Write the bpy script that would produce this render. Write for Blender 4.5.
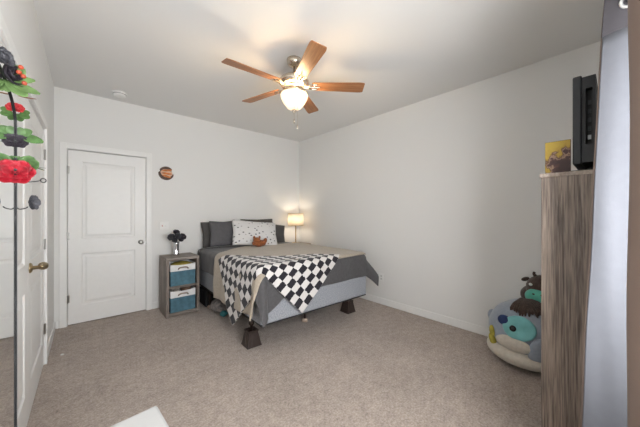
import bpy, bmesh, math, random
from mathutils import Vector, Matrix, noise, Euler

for o in list(bpy.data.objects):
    bpy.data.objects.remove(o, do_unlink=True)
S = bpy.context.scene
COL = S.collection
PI = math.pi
R = math.radians
rnd = random.Random(7)

# ---------------------------------------------------------------- camera, light, exposure
CAM_H = 1.306
cd = bpy.data.cameras.new('camera')
cam = bpy.data.objects.new('camera', cd)
COL.objects.link(cam)
cd.sensor_width = 36.0
cd.lens = 264.0 / 640.0 * 36.0
cd.clip_start = 0.02
cam.location = (0, 0, CAM_H)
cam.rotation_euler = (R(90), 0, R(-41.7))
S.camera = cam

S.view_settings.view_transform = 'Standard'
S.view_settings.look = 'None'
S.view_settings.gamma = 1
S.view_settings.use_curve_mapping = False
S.view_settings.exposure = 0.82

w = bpy.data.worlds.new('sky')
S.world = w
w.use_nodes = True
nt = w.node_tree
bg = nt.nodes['Background']
bg.inputs['Color'].default_value = (0.86, 0.93, 1.0, 1)
bg.inputs['Strength'].default_value = 4.0

WIN = dict(x0=0.15, x1=1.32, z0=0.80, z1=1.94)
FRONT_Y = -0.22
ld = bpy.data.lights.new('window_daylight', 'AREA')
ld.shape = 'RECTANGLE'
ld.size = 1.10
ld.size_y = 1.10
ld.energy = 50
ld.color = (0.99, 0.985, 0.985)
lo = bpy.data.objects.new('window_daylight', ld)
COL.objects.link(lo)
lo.location = (0.735, FRONT_Y - 0.13, 1.36)
lo.rotation_euler = (R(90), 0, 0)      # shines into the room (+Y)

# ---------------------------------------------------------------- helpers
def M(name, color, rough=0.6, metal=0.0, var=0.0, scale=20.0, bump=0.0, bscale=60.0, spec=0.5, dist=0.01, color2=None, sheen=0.0):
    m = bpy.data.materials.new(name)
    m.use_nodes = True
    n = m.node_tree.nodes
    l = m.node_tree.links
    b = n['Principled BSDF']
    b.inputs['Base Color'].default_value = (*color, 1)
    b.inputs['Roughness'].default_value = rough
    b.inputs['Metallic'].default_value = metal
    b.inputs['Specular IOR Level'].default_value = spec
    if sheen:
        b.inputs['Sheen Weight'].default_value = sheen
    tc = n.new('ShaderNodeTexCoord')
    if var or color2:
        t = n.new('ShaderNodeTexNoise')
        t.inputs['Scale'].default_value = scale
        t.inputs['Detail'].default_value = 4
        l.new(tc.outputs['Object'], t.inputs['Vector'])
        r = n.new('ShaderNodeValToRGB')
        c2 = color2 or tuple(min(1, c * (1 + var)) for c in color)
        c1 = color if color2 else tuple(c * (1 - var) for c in color)
        r.color_ramp.elements[0].position = 0.32
        r.color_ramp.elements[1].position = 0.68
        r.color_ramp.elements[0].color = (*c1, 1)
        r.color_ramp.elements[1].color = (*c2, 1)
        l.new(t.outputs['Fac'], r.inputs['Fac'])
        l.new(r.outputs['Color'], b.inputs['Base Color'])
    if bump:
        t2 = n.new('ShaderNodeTexNoise')
        t2.inputs['Scale'].default_value = bscale
        t2.inputs['Detail'].default_value = 5
        l.new(tc.outputs['Object'], t2.inputs['Vector'])
        bp = n.new('ShaderNodeBump')
        bp.inputs['Strength'].default_value = bump
        bp.inputs['Distance'].default_value = dist
        l.new(t2.outputs['Fac'], bp.inputs['Height'])
        l.new(bp.outputs['Normal'], b.inputs['Normal'])
    return m

def wood(name, c1, c2, axis='Z', scale=14.0, stretch=14.0, rough=0.5, knots=0.0):
    m = bpy.data.materials.new(name)
    m.use_nodes = True
    n = m.node_tree.nodes
    l = m.node_tree.links
    b = n['Principled BSDF']
    b.inputs['Roughness'].default_value = rough
    tc = n.new('ShaderNodeTexCoord')
    mp = n.new('ShaderNodeMapping')
    sc = {'X': (1 / stretch, 1, 1), 'Y': (1, 1 / stretch, 1), 'Z': (1, 1, 1 / stretch)}[axis]
    mp.inputs['Scale'].default_value = sc
    l.new(tc.outputs['Object'], mp.inputs['Vector'])
    t = n.new('ShaderNodeTexNoise')
    t.inputs['Scale'].default_value = scale
    t.inputs['Detail'].default_value = 8
    t.inputs['Roughness'].default_value = 0.7
    t.inputs['Distortion'].default_value = knots
    l.new(mp.outputs['Vector'], t.inputs['Vector'])
    t2 = n.new('ShaderNodeTexNoise')
    t2.inputs['Scale'].default_value = scale * 6
    t2.inputs['Detail'].default_value = 4
    l.new(mp.outputs['Vector'], t2.inputs['Vector'])
    mx = n.new('ShaderNodeMath')
    mx.operation = 'MULTIPLY_ADD'
    mx.inputs[1].default_value = 0.4
    l.new(t2.outputs['Fac'], mx.inputs[0])
    mm = n.new('ShaderNodeMath')
    mm.operation = 'MULTIPLY'
    mm.inputs[1].default_value = 0.6
    l.new(t.outputs['Fac'], mm.inputs[0])
    l.new(mm.outputs[0], mx.inputs[2])
    r = n.new('ShaderNodeValToRGB')
    r.color_ramp.elements[0].position = 0.40
    r.color_ramp.elements[1].position = 0.60
    r.color_ramp.elements[0].color = (*c1, 1)
    r.color_ramp.elements[1].color = (*c2, 1)
    l.new(mx.outputs[0], r.inputs['Fac'])
    l.new(r.outputs['Color'], b.inputs['Base Color'])
    bp = n.new('ShaderNodeBump')
    bp.inputs['Strength'].default_value = 0.15
    bp.inputs['Distance'].default_value = 0.002
    l.new(mx.outputs[0], bp.inputs['Height'])
    l.new(bp.outputs['Normal'], b.inputs['Normal'])
    return m

def tag(o, label=None, cat=None, group=None, kind=None):
    if label: o['label'] = label
    if cat: o['category'] = cat
    if group: o['group'] = group
    if kind: o['kind'] = kind
    return o

def thing(name, label, cat, loc=(0, 0, 0), rot=(0, 0, 0), group=None, kind=None):
    o = bpy.data.objects.new(name, None)
    o.empty_display_size = 0.05
    COL.objects.link(o)
    o.location = loc
    o.rotation_euler = rot
    return tag(o, label, cat, group, kind)

def obj(name, bm, mat, parent=None, smooth=False, loc=None, rot=None, bevel=0, seg=2, subsurf=0, solid=0, soff=-1):
    me = bpy.data.meshes.new(name)
    bmesh.ops.recalc_face_normals(bm, faces=bm.faces)
    bm.to_mesh(me)
    bm.free()
    for mm in (mat if isinstance(mat, (list, tuple)) else [mat]):
        me.materials.append(mm)
    if smooth:
        for p in me.polygons:
            p.use_smooth = True
    o = bpy.data.objects.new(name, me)
    COL.objects.link(o)
    if parent is not None:
        o.parent = parent
    if loc is not None: o.location = loc
    if rot is not None: o.rotation_euler = rot
    if solid:
        md = o.modifiers.new('solid', 'SOLIDIFY')
        md.thickness = solid
        md.offset = soff
    if bevel:
        md = o.modifiers.new('bevel', 'BEVEL')
        md.width = bevel
        md.segments = seg
        md.limit_method = 'ANGLE'
        md.angle_limit = R(40)
    if subsurf:
        md = o.modifiers.new('sub', 'SUBSURF')
        md.levels = subsurf
        md.render_levels = subsurf
    return o

def BM():
    return bmesh.new()

def box(bm, x0, x1, y0, y1, z0, z1, mi=0):
    v = [bm.verts.new(p) for p in ((x0, y0, z0), (x1, y0, z0), (x1, y1, z0), (x0, y1, z0),
                                   (x0, y0, z1), (x1, y0, z1), (x1, y1, z1), (x0, y1, z1))]
    for f in ((0, 3, 2, 1), (4, 5, 6, 7), (0, 1, 5, 4), (1, 2, 6, 5), (2, 3, 7, 6), (3, 0, 4, 7)):
        bm.faces.new([v[i] for i in f]).material_index = mi
    return bm

def frustum(bm, r0, z0, r1, z1, mi=0):
    """r = (x0,x1,y0,y1) rectangles at z0 and z1"""
    v = []
    for (x0, x1, y0, y1), z in ((r0, z0), (r1, z1)):
        v += [bm.verts.new(p) for p in ((x0, y0, z), (x1, y0, z), (x1, y1, z), (x0, y1, z))]
    for f in ((0, 3, 2, 1), (4, 5, 6, 7), (0, 1, 5, 4), (1, 2, 6, 5), (2, 3, 7, 6), (3, 0, 4, 7)):
        bm.faces.new([v[i] for i in f]).material_index = mi
    return bm

def lathe(bm, prof, n=24, mat4=None, cap=True, mi=0):
    rings = []
    for r, z in prof:
        ring = []
        for i in range(n):
            a = 2 * PI * i / n
            p = Vector((r * math.cos(a), r * math.sin(a), z))
            if mat4: p = mat4 @ p
            ring.append(bm.verts.new(p))
        rings.append(ring)
    for a, b in zip(rings, rings[1:]):
        for i in range(n):
            bm.faces.new((a[i], a[(i + 1) % n], b[(i + 1) % n], b[i])).material_index = mi
    if cap:
        for ring in (rings[0], rings[-1]):
            try: bm.faces.new(ring).material_index = mi
            except ValueError: pass
    return bm

def tube(bm, pts, r, n=8, closed=False, mi=0):
    pts = [Vector(p) for p in pts]
    rr = r if isinstance(r, (list, tuple)) else [r] * len(pts)
    rings = []
    prev = None
    for i, p in enumerate(pts):
        if closed:
            d = pts[(i + 1) % len(pts)] - pts[i - 1]
        else:
            d = pts[min(i + 1, len(pts) - 1)] - pts[max(i - 1, 0)]
        d.normalize()
        if prev is None:
            up = Vector((0, 0, 1)) if abs(d.z) < 0.9 else Vector((1, 0, 0))
            a = d.cross(up).normalized()
        else:
            a = (prev - d * prev.dot(d)).normalized()
        prev = a
        b = d.cross(a)
        rings.append([bm.verts.new(p + (a * math.cos(2 * PI * k / n) + b * math.sin(2 * PI * k / n)) * rr[i]) for k in range(n)])
    pairs = list(zip(rings, rings[1:]))
    if closed: pairs.append((rings[-1], rings[0]))
    for a, b in pairs:
        for k in range(n):
            bm.faces.new((a[k], a[(k + 1) % n], b[(k + 1) % n], b[k])).material_index = mi
    if not closed:
        for ring in (rings[0], rings[-1]):
            bm.faces.new(ring).material_index = mi
    return bm

def blob(bm, c, r, rot=None, u=24, v=16, nz=0.0, ns=3.0, flat=None, mi=0):
    """ellipsoid of radii r at c, with slight lumpiness; flat = z below which it is squashed flat"""
    geo = bmesh.ops.create_uvsphere(bm, u_segments=u, v_segments=v, radius=1.0)
    rm = Euler(rot).to_matrix() if rot else Matrix.Identity(3)
    c = Vector(c)
    fs = set()
    for vt in geo['verts']:
        p = vt.co.copy()
        if nz: p *= 1 + nz * noise.noise(p * ns + c * 3)
        p = rm @ Vector((p.x * r[0], p.y * r[1], p.z * r[2])) + c
        if flat is not None and p.z < flat: p.z = flat
        vt.co = p
        fs.update(vt.link_faces)
    for f in fs: f.material_index = mi
    return bm

def spline(pts, n=8):
    pts = [Vector(p) for p in pts]
    out = []
    for i in range(len(pts) - 1):
        p0 = pts[max(i - 1, 0)]; p1 = pts[i]; p2 = pts[i + 1]; p3 = pts[min(i + 2, len(pts) - 1)]
        for k in range(n):
            t = k / n
            out.append(0.5 * ((2 * p1) + (p2 - p0) * t + (2 * p0 - 5 * p1 + 4 * p2 - p3) * t * t + (3 * p1 - p0 - 3 * p2 + p3) * t ** 3))
    out.append(pts[-1])
    return out

# ---------------------------------------------------------------- materials
m_wall = M('wall_paint', (0.80, 0.795, 0.775), 0.75, bump=0.08, bscale=220, dist=0.001)
m_ceil = M('ceiling_paint', (0.78, 0.775, 0.76), 0.85, bump=0.1, bscale=160, dist=0.001)
m_trim = M('white_trim_paint', (0.84, 0.835, 0.815), 0.38, var=0.01)
m_door = M('white_door_paint', (0.83, 0.825, 0.805), 0.4, var=0.01)
m_gap = M('dark_gap', (0.12, 0.115, 0.11), 0.9, var=0.05)
m_nickel = M('brushed_nickel', (0.46, 0.45, 0.43), 0.28, 1.0, bump=0.02, bscale=300)
m_brass = M('antique_brass', (0.42, 0.33, 0.20), 0.3, 1.0, var=0.05)
m_gold = M('gold_metal', (0.85, 0.62, 0.22), 0.25, 1.0, var=0.03)
m_black = M('black_metal', (0.025, 0.025, 0.027), 0.42, 0.3, var=0.1)

def carpet():
    m = bpy.data.materials.new('carpet')
    m.use_nodes = True
    n = m.node_tree.nodes; l = m.node_tree.links
    b = n['Principled BSDF']
    b.inputs['Roughness'].default_value = 0.95
    b.inputs['Specular IOR Level'].default_value = 0.1
    b.inputs['Sheen Weight'].default_value = 0.15
    tc = n.new('ShaderNodeTexCoord')
    def nz(scale, det, ro=0.6):
        t = n.new('ShaderNodeTexNoise')
        t.inputs['Scale'].default_value = scale
        t.inputs['Detail'].default_value = det
        t.inputs['Roughness'].default_value = ro
        l.new(tc.outputs['Object'], t.inputs['Vector'])
        return t
    fine, mid, big = nz(70, 3, .8), nz(17, 4, .65), nz(2.2, 3)
    r = n.new('ShaderNodeValToRGB')
    r.color_ramp.elements[0].position = 0.30
    r.color_ramp.elements[1].position = 0.72
    r.color_ramp.elements[0].color = (0.165, 0.129, 0.107, 1)
    r.color_ramp.elements[1].color = (0.66, 0.565, 0.495, 1)
    a = n.new('ShaderNodeMath'); a.operation = 'MULTIPLY_ADD'; a.inputs[1].default_value = 0.6
    l.new(fine.outputs['Fac'], a.inputs[0])
    c = n.new('ShaderNodeMath'); c.operation = 'MULTIPLY_ADD'; c.inputs[1].default_value = 0.25
    l.new(mid.outputs['Fac'], c.inputs[0])
    d = n.new('ShaderNodeMath'); d.operation = 'MULTIPLY'; d.inputs[1].default_value = 0.15
    l.new(big.outputs['Fac'], d.inputs[0])
    l.new(d.outputs[0], c.inputs[2]); l.new(c.outputs[0], a.inputs[2])
    l.new(a.outputs[0], r.inputs['Fac'])
    l.new(r.outputs['Color'], b.inputs['Base Color'])
    bp = n.new('ShaderNodeBump'); bp.inputs['Strength'].default_value = 0.7; bp.inputs['Distance'].default_value = 0.012
    l.new(a.outputs[0], bp.inputs['Height']); l.new(bp.outputs['Normal'], b.inputs['Normal'])
    return m
m_carpet = carpet()

# ---------------------------------------------------------------- room shell
XL, XR, YB, YF, H = -0.26, 3.20, 4.22, FRONT_Y, 2.74
T = 0.12
def struct(name, bm, mat, parent=None, **k):
    o = obj(name, bm, mat, parent, **k)
    if parent is None: o['kind'] = 'structure'
    return o

struct('floor', box(BM(), XL - T, XR + T, YF - T, YB + T, -0.1, 0), m_carpet)
struct('ceiling', box(BM(), XL - T, XR + T, YF - T, YB + T, H, H + 0.1), m_ceil)
struct('wall_right', box(BM(), XR, XR + T, YF - T, YB + T, 0, H), m_wall)
# back wall with the single door opening
D1 = (-0.155, 0.622)
D1T = 2.062
D2T = 2.035
bm = BM()
box(bm, XL - T, D1[0], YB, YB + T, 0, H); box(bm, D1[1], XR, YB, YB + T, 0, H); box(bm, D1[0], D1[1], YB, YB + T, D1T, H)
box(bm, D1[0], D1[1], YB + 0.075, YB + T, 0, D1T)
struct('wall_back', bm, m_wall)
# left wall with the double door opening
D2 = (1.585, 3.285)
bm = BM()
box(bm, XL - T, XL, YF - T, D2[0], 0, H); box(bm, XL - T, XL, D2[1], YB, 0, H); box(bm, XL - T, XL, D2[0], D2[1], D2T, H)
box(bm, XL - T, XL - 0.075, D2[0], D2[1], 0, D2T)
struct('wall_left', bm, m_wall)
# front wall with the window opening (behind the camera)
bm = BM()
box(bm, XL, WIN['x0'], YF - T, YF, 0, H); box(bm, WIN['x1'], XR, YF - T, YF, 0, H)
box(bm, WIN['x0'], WIN['x1'], YF - T, YF, WIN['z1'], H); box(bm, WIN['x0'], WIN['x1'], YF - T, YF, 0, WIN['z0'])
struct('wall_front', bm, m_wall)

# window: frame, mullion, panes
bm = BM()
x0, x1, z0, z1 = WIN['x0'], WIN['x1'], WIN['z0'], WIN['z1']
fw = 0.045
for a in ((x0, x1, z0, z0 + fw), (x0, x1, z1 - fw, z1), (x0, x0 + fw, z0 + fw, z1 - fw), (x1 - fw, x1, z0 + fw, z1 - fw), (x0 + fw, x1 - fw, 1.40, 1.44)):
    box(bm, a[0], a[1], YF - 0.09, YF - 0.05, a[2], a[3])
win = struct('window_1', bm, m_trim)
m_glass = bpy.data.materials.new('window_glass')
m_glass.use_nodes = True
n = m_glass.node_tree.nodes; l = m_glass.node_tree.links
n.remove(n['Principled BSDF'])
tr = n.new('ShaderNodeBsdfTransparent'); gl = n.new('ShaderNodeBsdfGlossy'); mx = n.new('ShaderNodeMixShader')
gl.inputs['Roughness'].default_value = 0.02
mx.inputs[0].default_value = 0.06
l.new(tr.outputs[0], mx.inputs[1]); l.new(gl.outputs[0], mx.inputs[2]); l.new(mx.outputs[0], n['Material Output'].inputs[0])
struct('pane', box(BM(), x0 + fw, x1 - fw, YF - 0.073, YF - 0.067, z0 + fw, 1.40), m_glass, win)
struct('pane', box(BM(), x0 + fw, x1 - fw, YF - 0.073, YF - 0.067, 1.44, z1 - fw), m_glass, win)
struct('trim_3', box(BM(), x0 - 0.06, x1 + 0.06, YF - 0.02, YF + 0.03, z0 - 0.025, z0), m_trim, bevel=0.004)

# baseboards
def base(name, segs):
    bm = BM()
    for s in segs:
        box(bm, *s)
    struct(name, bm, m_trim, bevel=0.004)
bt, bh = 0.013, 0.09
base('baseboard_right', [(XR - bt, XR, YF, YB, 0, bh)])
base('baseboard_back', [(XL + 0.013, D1[0] - 0.066, YB - bt, YB, 0, bh), (D1[1] + 0.066, XR - bt, YB - bt, YB, 0, bh)])
base('baseboard_left', [(XL, XL + bt, YF, D2[0] - 0.066, 0, bh), (XL, XL + bt, D2[1] + 0.066, YB - 0.013, 0, bh)])
base('baseboard_front', [(XL + bt, XR - bt, YF, YF + bt, 0, bh)])

# door casings
def casing(name, prof):
    bm = BM()
    for s in prof: box(bm, *s)
    struct(name, bm, m_trim, bevel=0.005, seg=2)
cw, ct = 0.06, 0.016
casing('trim_1', [(D1[0] - cw, D1[0], YB - ct, YB, 0, D1T + cw), (D1[1], D1[1] + cw, YB - ct, YB, 0, D1T + cw), (D1[0], D1[1], YB - ct, YB, D1T, D1T + cw),
                  (D1[0], D1[0] + .006, YB, YB + .07, 0, D1T), (D1[1] - .006, D1[1], YB, YB + .07, 0, D1T), (D1[0], D1[1], YB, YB + .07, D1T - .006, D1T)])
casing('trim_2', [(XL, XL + ct, D2[0] - cw, D2[0], 0, D2T + cw), (XL, XL + ct, D2[1], D2[1] + cw, 0, D2T + cw), (XL, XL + ct, D2[0], D2[1], D2T, D2T + cw),
                  (XL - .07, XL, D2[0], D2[0] + .006, 0, D2T), (XL - .07, XL, D2[1] - .006, D2[1], 0, D2T), (XL - .07, XL, D2[0], D2[1], D2T - .006, D2T)])

def door_leaf(wd, ht):
    """panel door leaf: x 0..wd, face looking -Y at y=0, two raised panels"""
    bm = BM()
    st, tr_, lk, br = 0.115, 0.125, 0.17, 0.205
    z_l0, z_l1 = br, 0.82
    z_u0, z_u1 = 0.82 + lk, ht - tr_
    d = 0.009
    box(bm, 0, wd, d, 0.035, 0, ht)
    box(bm, 0, st, 0, d, 0, ht); box(bm, wd - st, wd, 0, d, 0, ht)
    for a, b in ((0, z_l0), (z_l1, z_u0), (z_u1, ht)):
        box(bm, st, wd - st, 0, d, a, b)
    def ring(ax0, ax1, az0, az1, y0, b, y1):
        o = [(ax0, az0), (ax1, az0), (ax1, az1), (ax0, az1)]
        i = [(ax0 + b, az0 + b), (ax1 - b, az0 + b), (ax1 - b, az1 - b), (ax0 + b, az1 - b)]
        vo = [bm.verts.new((x, y0, z)) for x, z in o]
        vi = [bm.verts.new((x, y1, z)) for x, z in i]
        for k in range(4):
            bm.faces.new((vo[k], vo[(k + 1) % 4], vi[(k + 1) % 4], vi[k]))
        return vi
    for za, zb in ((z_l0, z_l1), (z_u0, z_u1)):
        ring(st, wd - st, za, zb, 0.0, 0.014, d - 0.0005)                       # ogee slope into the recess
        vi = ring(st + 0.03, wd - st - 0.03, za + 0.03, zb - 0.03, d - 0.0005, 0.022, 0.002)
        bm.faces.new(vi)                                                     # raised field
    return bm

def hinge(par, x, z):
    bm = BM()
    lathe(bm, [(0.007, -0.045), (0.007, 0.045)], 10, Matrix.Translation((x, -0.008, z)))
    box(bm, x - 0.016, x + 0.016, -0.003, 0.004, z - 0.042, z + 0.042)
    o = obj('hinge', bm, m_nickel, par, smooth=False)
    return o

def knob(par, x, z):
    bm = BM()
    lathe(bm, [(0.030, 0.0), (0.030, 0.006), (0.012, 0.010), (0.011, 0.028), (0.022, 0.034), (0.028, 0.046), (0.026, 0.060), (0.012, 0.066)], 20,
          Matrix.Translation((x, 0, z)) @ Matrix.Rotation(R(90), 4, 'X'))
    obj('knob', bm, m_nickel, par, smooth=True)

# back door
d1 = thing('door_1', None, None, (D1[0] + 0.010, YB + 0.004, 0.012), kind='structure')
obj('leaf', door_leaf(D1[1] - D1[0] - 0.020, D1T - 0.026), m_door, d1)
for z in (0.30, 1.03, 1.80): hinge(d1, -0.002, z)
knob(d1, D1[1] - D1[0] - 0.020 - 0.055, 0.915)
# strike plate edge on the frame
obj('latch', box(BM(), D1[1] - D1[0] - 0.022, D1[1] - D1[0] - 0.012, -0.004, 0.004, 0.885, 0.945), m_nickel, d1)

# left double door: local x runs +Y from near to far, faces +X
def leftdoor(name, ynear, wd):
    d = thing(name, None, None, (XL - 0.004, ynear, 0.012), (0, 0, R(90)), kind='structure')
    obj('leaf', door_leaf(wd, D2T - 0.026), m_door, d)
    return d
LW = (D2[1] - D2[0] - 0.020 - 0.004) / 2
d2 = leftdoor('door_2', D2[1] - 0.010 - LW, LW)
for z in (0.30, 1.03, 1.80): hinge(d2, LW + 0.002, z)
bm = BM()
lathe(bm, [(0.033, 0.0), (0.033, 0.006), (0.026, 0.012), (0.012, 0.015), (0.011, 0.050)], 20, Matrix.Translation((0.06, 0, 0.945)) @ Matrix.Rotation(R(90), 4, 'X'))
tube(bm, spline([(0.055, -0.052, 0.945), (0.085, -0.058, 0.949), (0.12, -0.056, 0.943), (0.165, -0.050, 0.940)], 5),
     [0.011, 0.011, 0.011, 0.012, 0.013, 0.015, 0.017, 0.021, 0.024, 0.026, 0.027, 0.0265, 0.025, 0.021, 0.015, 0.006], 14)
obj('lever_handle', bm, m_brass, d2, smooth=True)
d3 = leftdoor('door_3', D2[0] + 0.010, LW)
for z in (0.30, 1.03, 1.80): hinge(d3, -0.002, z)

# ---------------------------------------------------------------- bed
BED_R = R(-1.54)
BW, BL = 1.47, 2.03
BED0 = Vector((1.188, 2.137, 0))
BEDM = Matrix.Translation(BED0) @ Matrix.Rotation(BED_R, 4, 'Z')
def bedw(p, q, z): return BEDM @ Vector((p, q, z))

m_box = M('heather_blue_fabric', (0.32, 0.335, 0.365), 0.9, var=0.25, scale=90, bump=0.2, bscale=300, dist=0.002)
m_boxe = M('black_underlining', (0.03, 0.03, 0.03), 0.9, var=0.1)
m_sheet = M('charcoal_sheet', (0.085, 0.080, 0.077), 0.85, var=0.08, scale=30, bump=0.15, bscale=30, dist=0.01)
m_quilt = M('charcoal_quilt', (0.078, 0.075, 0.078), 0.7, var=0.12, scale=40, bump=0.25, bscale=45, dist=0.01, sheen=0.15)
m_beige = M('beige_fleece', (0.42, 0.36, 0.285), 0.95, var=0.10, scale=50, bump=0.3, bscale=120, dist=0.004, sheen=0.2)
m_brown = M('dark_brown_plastic', (0.035, 0.022, 0.018), 0.45, var=0.1)
m_dmet = M('dark_brown_metal', (0.05, 0.032, 0.026), 0.45, 0.5, var=0.1)
m_tan = M('tan_rubber', (0.50, 0.38, 0.30), 0.6, var=0.05)

bed = thing('bed', 'full bed with charcoal mattress and heather blue base raised on dark metal frame', 'bed', BED0, (0, 0, BED_R))
obj('box_spring', box(BM(), 0, BW, 0, BL, 0.285, 0.535), m_box, bed, bevel=0.02, seg=3)
obj('base_edging', box(BM(), 0.006, BW - 0.006, 0.006, BL - 0.006, 0.276, 0.287), m_boxe, bed)
obj('mattress', box(BM(), 0.005, BW - 0.005, 0.005, BL - 0.005, 0.535, 0.785), m_sheet, bed, bevel=0.05, seg=4, smooth=True)
bm = BM()
for x in (0.03, BW / 2, BW - 0.03):
    box(bm, x - 0.018, x + 0.018, 0.22, BL - 0.05, 0.262, 0.276)
for y in (0.30, 1.62):
    box(bm, 0.03, BW - 0.03, y - 0.018, y + 0.018, 0.255, 0.276)
obj('frame_rail', bm, m_dmet, bed)
LEGS = [(0.045, 0.285), (BW - 0.045, 0.285)]
for lx, ly in LEGS:
    bm = BM()
    lathe(bm, [(0.014, 0.1405), (0.014, 0.195), (0.024, 0.20), (0.028, 0.215), (0.024, 0.232), (0.016, 0.237), (0.016, 0.256)], 14, Matrix.Translation((lx, ly, 0)))
    obj('leg', bm, m_dmet, bed, smooth=True)
for lx, ly in ((0.07, 1.62), (BW - 0.07, 1.62), (BW / 2, 1.62), (BW / 2 + 0.06, 0.40)):
    bm = BM()
    lathe(bm, [(0.014, 0.02), (0.014, 0.255)], 12, Matrix.Translation((lx, ly, 0)))
    lg = obj('leg', bm, m_dmet, bed, smooth=True)
    bm = BM()
    lathe(bm, [(0.034, 0.0), (0.038, 0.012), (0.030, 0.03), (0.016, 0.036)], 16, Matrix.Translation((lx, ly, 0)))
    obj('foot_glide', bm, m_tan, lg, smooth=True)

def riser(label, p, q, first=None):
    loc = bedw(p, q, 0)
    t = thing('bed_riser', label, 'bed riser', loc, (0, 0, BED_R), 'bed risers')
    bm = BM()
    frustum(bm, (-0.076, 0.076, -0.076, 0.076), 0.0, (-0.076, 0.076, -0.076, 0.076), 0.012)
    frustum(bm, (-0.072, 0.072, -0.072, 0.072), 0.012, (-0.048, 0.048, -0.048, 0.048), 0.140)
    for sx, sy in ((-1, 0), (1, 0), (0, -1), (0, 1)):       # raised ribs on each face
        if sx: frustum(bm, (sx * 0.072 - .006, sx * 0.072 + .006, -0.03, 0.03), 0.012, (sx * 0.048 - .006, sx * 0.048 + .006, -0.022, 0.022), 0.132)
        else: frustum(bm, (-0.03, 0.03, sy * 0.072 - .006, sy * 0.072 + .006), 0.012, (-0.022, 0.022, sy * 0.048 - .006, sy * 0.048 + .006), 0.132)
    obj('body', bm, m_brown, t, bevel=0.004)
    # the cup rim the leg stands in
    bm = BM()
    for a in ((-0.052, 0.052, -0.052, -0.038), (-0.052, 0.052, 0.038, 0.052), (-0.052, -0.038, -0.038, 0.038), (0.038, 0.052, -0.038, 0.038)):
        box(bm, a[0], a[1], a[2], a[3], 0.134, 0.154)
    obj('rim', bm, m_brown, t)
    return t
riser('dark brown plastic bed riser under the blanket-draped near corner of bed', *LEGS[0])
riser('dark brown plastic bed riser under the bed corner towards the right wall', *LEGS[1])

TOP = 0.79
def drape(p, q, o, amp=0.0, freq=9.0, flare=0.03, cflare=0.30, ph=0.0, puff=0.0):
    Rr = 0.05 + o
    i0, i1, j0, j1 = 0.05, BW - 0.05, 0.05, BL
    cp, cq = min(max(p, i0), i1), min(max(q, j0), j1)
    dx, dy = p - cp, q - cq
    r = math.hypot(dx, dy)
    wob = 0.006 * noise.noise(Vector((p * 3.1, q * 3.1, ph))) + 0.004 * noise.noise(Vector((p * 8, q * 8, ph + 5)))
    if r < 1e-6:
        return bedw(cp, cq, TOP + o + wob + puff)
    ux, uy = dx / r, dy / r
    c = min(1.0, 2.4 * abs(ux * uy))
    if r < Rr * PI / 2:
        h = Rr * math.sin(r / Rr); z = Rr * (1 - math.cos(r / Rr))
    else:
        e = r - Rr * PI / 2
        f = flare + (cflare - flare) * c if ux <= 0 else max(flare, 0.68 * ux ** 1.6 * math.exp(-max(0.0, q) / 0.22))
        h = Rr + f * e; z = Rr + math.sqrt(1 - f * f) * e
    along = p * abs(uy) + q * abs(ux) + 0.35 * math.atan2(uy, ux)
    k = min(1, max(0, (z - 0.03) / 0.3))
    h += amp * k * (1 + math.sin(along * freq + ph)) + wob * 1.5
    return bedw(cp + ux * h, cq + uy * h, TOP + o - z + puff * max(0, 1 - z / 0.08))

def ruled(front, back, nu, nv, o, uvscale=None, thick=0.012, **k):
    """surface between two polylines of (p,q), draped over the bed"""
    def at(pl, s):
        x = s * (len(pl) - 1); i = min(int(x), len(pl) - 2); f = x - i
        return (pl[i][0] * (1 - f) + pl[i + 1][0] * f, pl[i][1] * (1 - f) + pl[i + 1][1] * f)
    bm = BM()
    uv = bm.loops.layers.uv.new('UVMap')
    g = []
    for a in range(nu + 1):
        row = []
        A, B = at(front, a / nu), at(back, a / nu)
        for b in range(nv + 1):
            t = b / nv
            p, q = A[0] + (B[0] - A[0]) * t, A[1] + (B[1] - A[1]) * t
            v = bm.verts.new(drape(p, q, o, **k))
            row.append((v, a / nu, t))
        g.append(row)
    for a in range(nu):
        for b in range(nv):
            c = (g[a][b], g[a + 1][b], g[a + 1][b + 1], g[a][b + 1])
            f = bm.faces.new([x[0] for x in c])
            for lp, x in zip(f.loops, c):
                lp[uv].uv = (x[1], x[2])
    return bm

def cloth(name, label, cat, bm, mat, thick, off=1):
    o = obj(name, bm, mat, smooth=True, solid=thick, soff=off)
    return tag(o, label, cat)

# charcoal quilt over the whole mattress, tips hanging at both foot corners
fr = [(-0.20, -0.42), (0.03, -0.40), (0.24, -0.27), (0.75, -0.25), (BW - 0.02, -0.25), (BW + 0.30, -0.27)]
bk = [(-0.26, 1.78), (0.0, 1.8), (0.25, 1.8), (0.75, 1.8), (BW - 0.02, 1.8), (BW + 0.27, 1.78)]
cloth('quilt', 'charcoal grey quilt spread on the bed with tips hanging at foot corners', 'quilt',
      ruled(fr, bk, 150, 110, 0.006, amp=0.006, freq=14, cflare=0.34, ph=1.3), m_quilt, 0.008)
# beige fleece blanket
fr = [(-0.43, -0.10), (-0.2, -0.11), (0.02, -0.06), (0.3, -0.02), (0.55, -0.01), (1.0, -0.01), (BW - 0.01, 0.0)]
bk = [(-0.50, 1.05), (-0.20, 1.10), (0.05, 1.13), (0.28, 1.36), (0.55, 1.54), (1.0, 1.50), (BW - 0.01, 1.42)]
cloth('blanket', 'beige fleece blanket across the bed hanging over its left side', 'blanket',
      ruled(fr, bk, 120, 90, 0.022, amp=0.010, freq=17, flare=0.05, cflare=0.22, ph=2.1), m_beige, 0.012)

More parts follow.
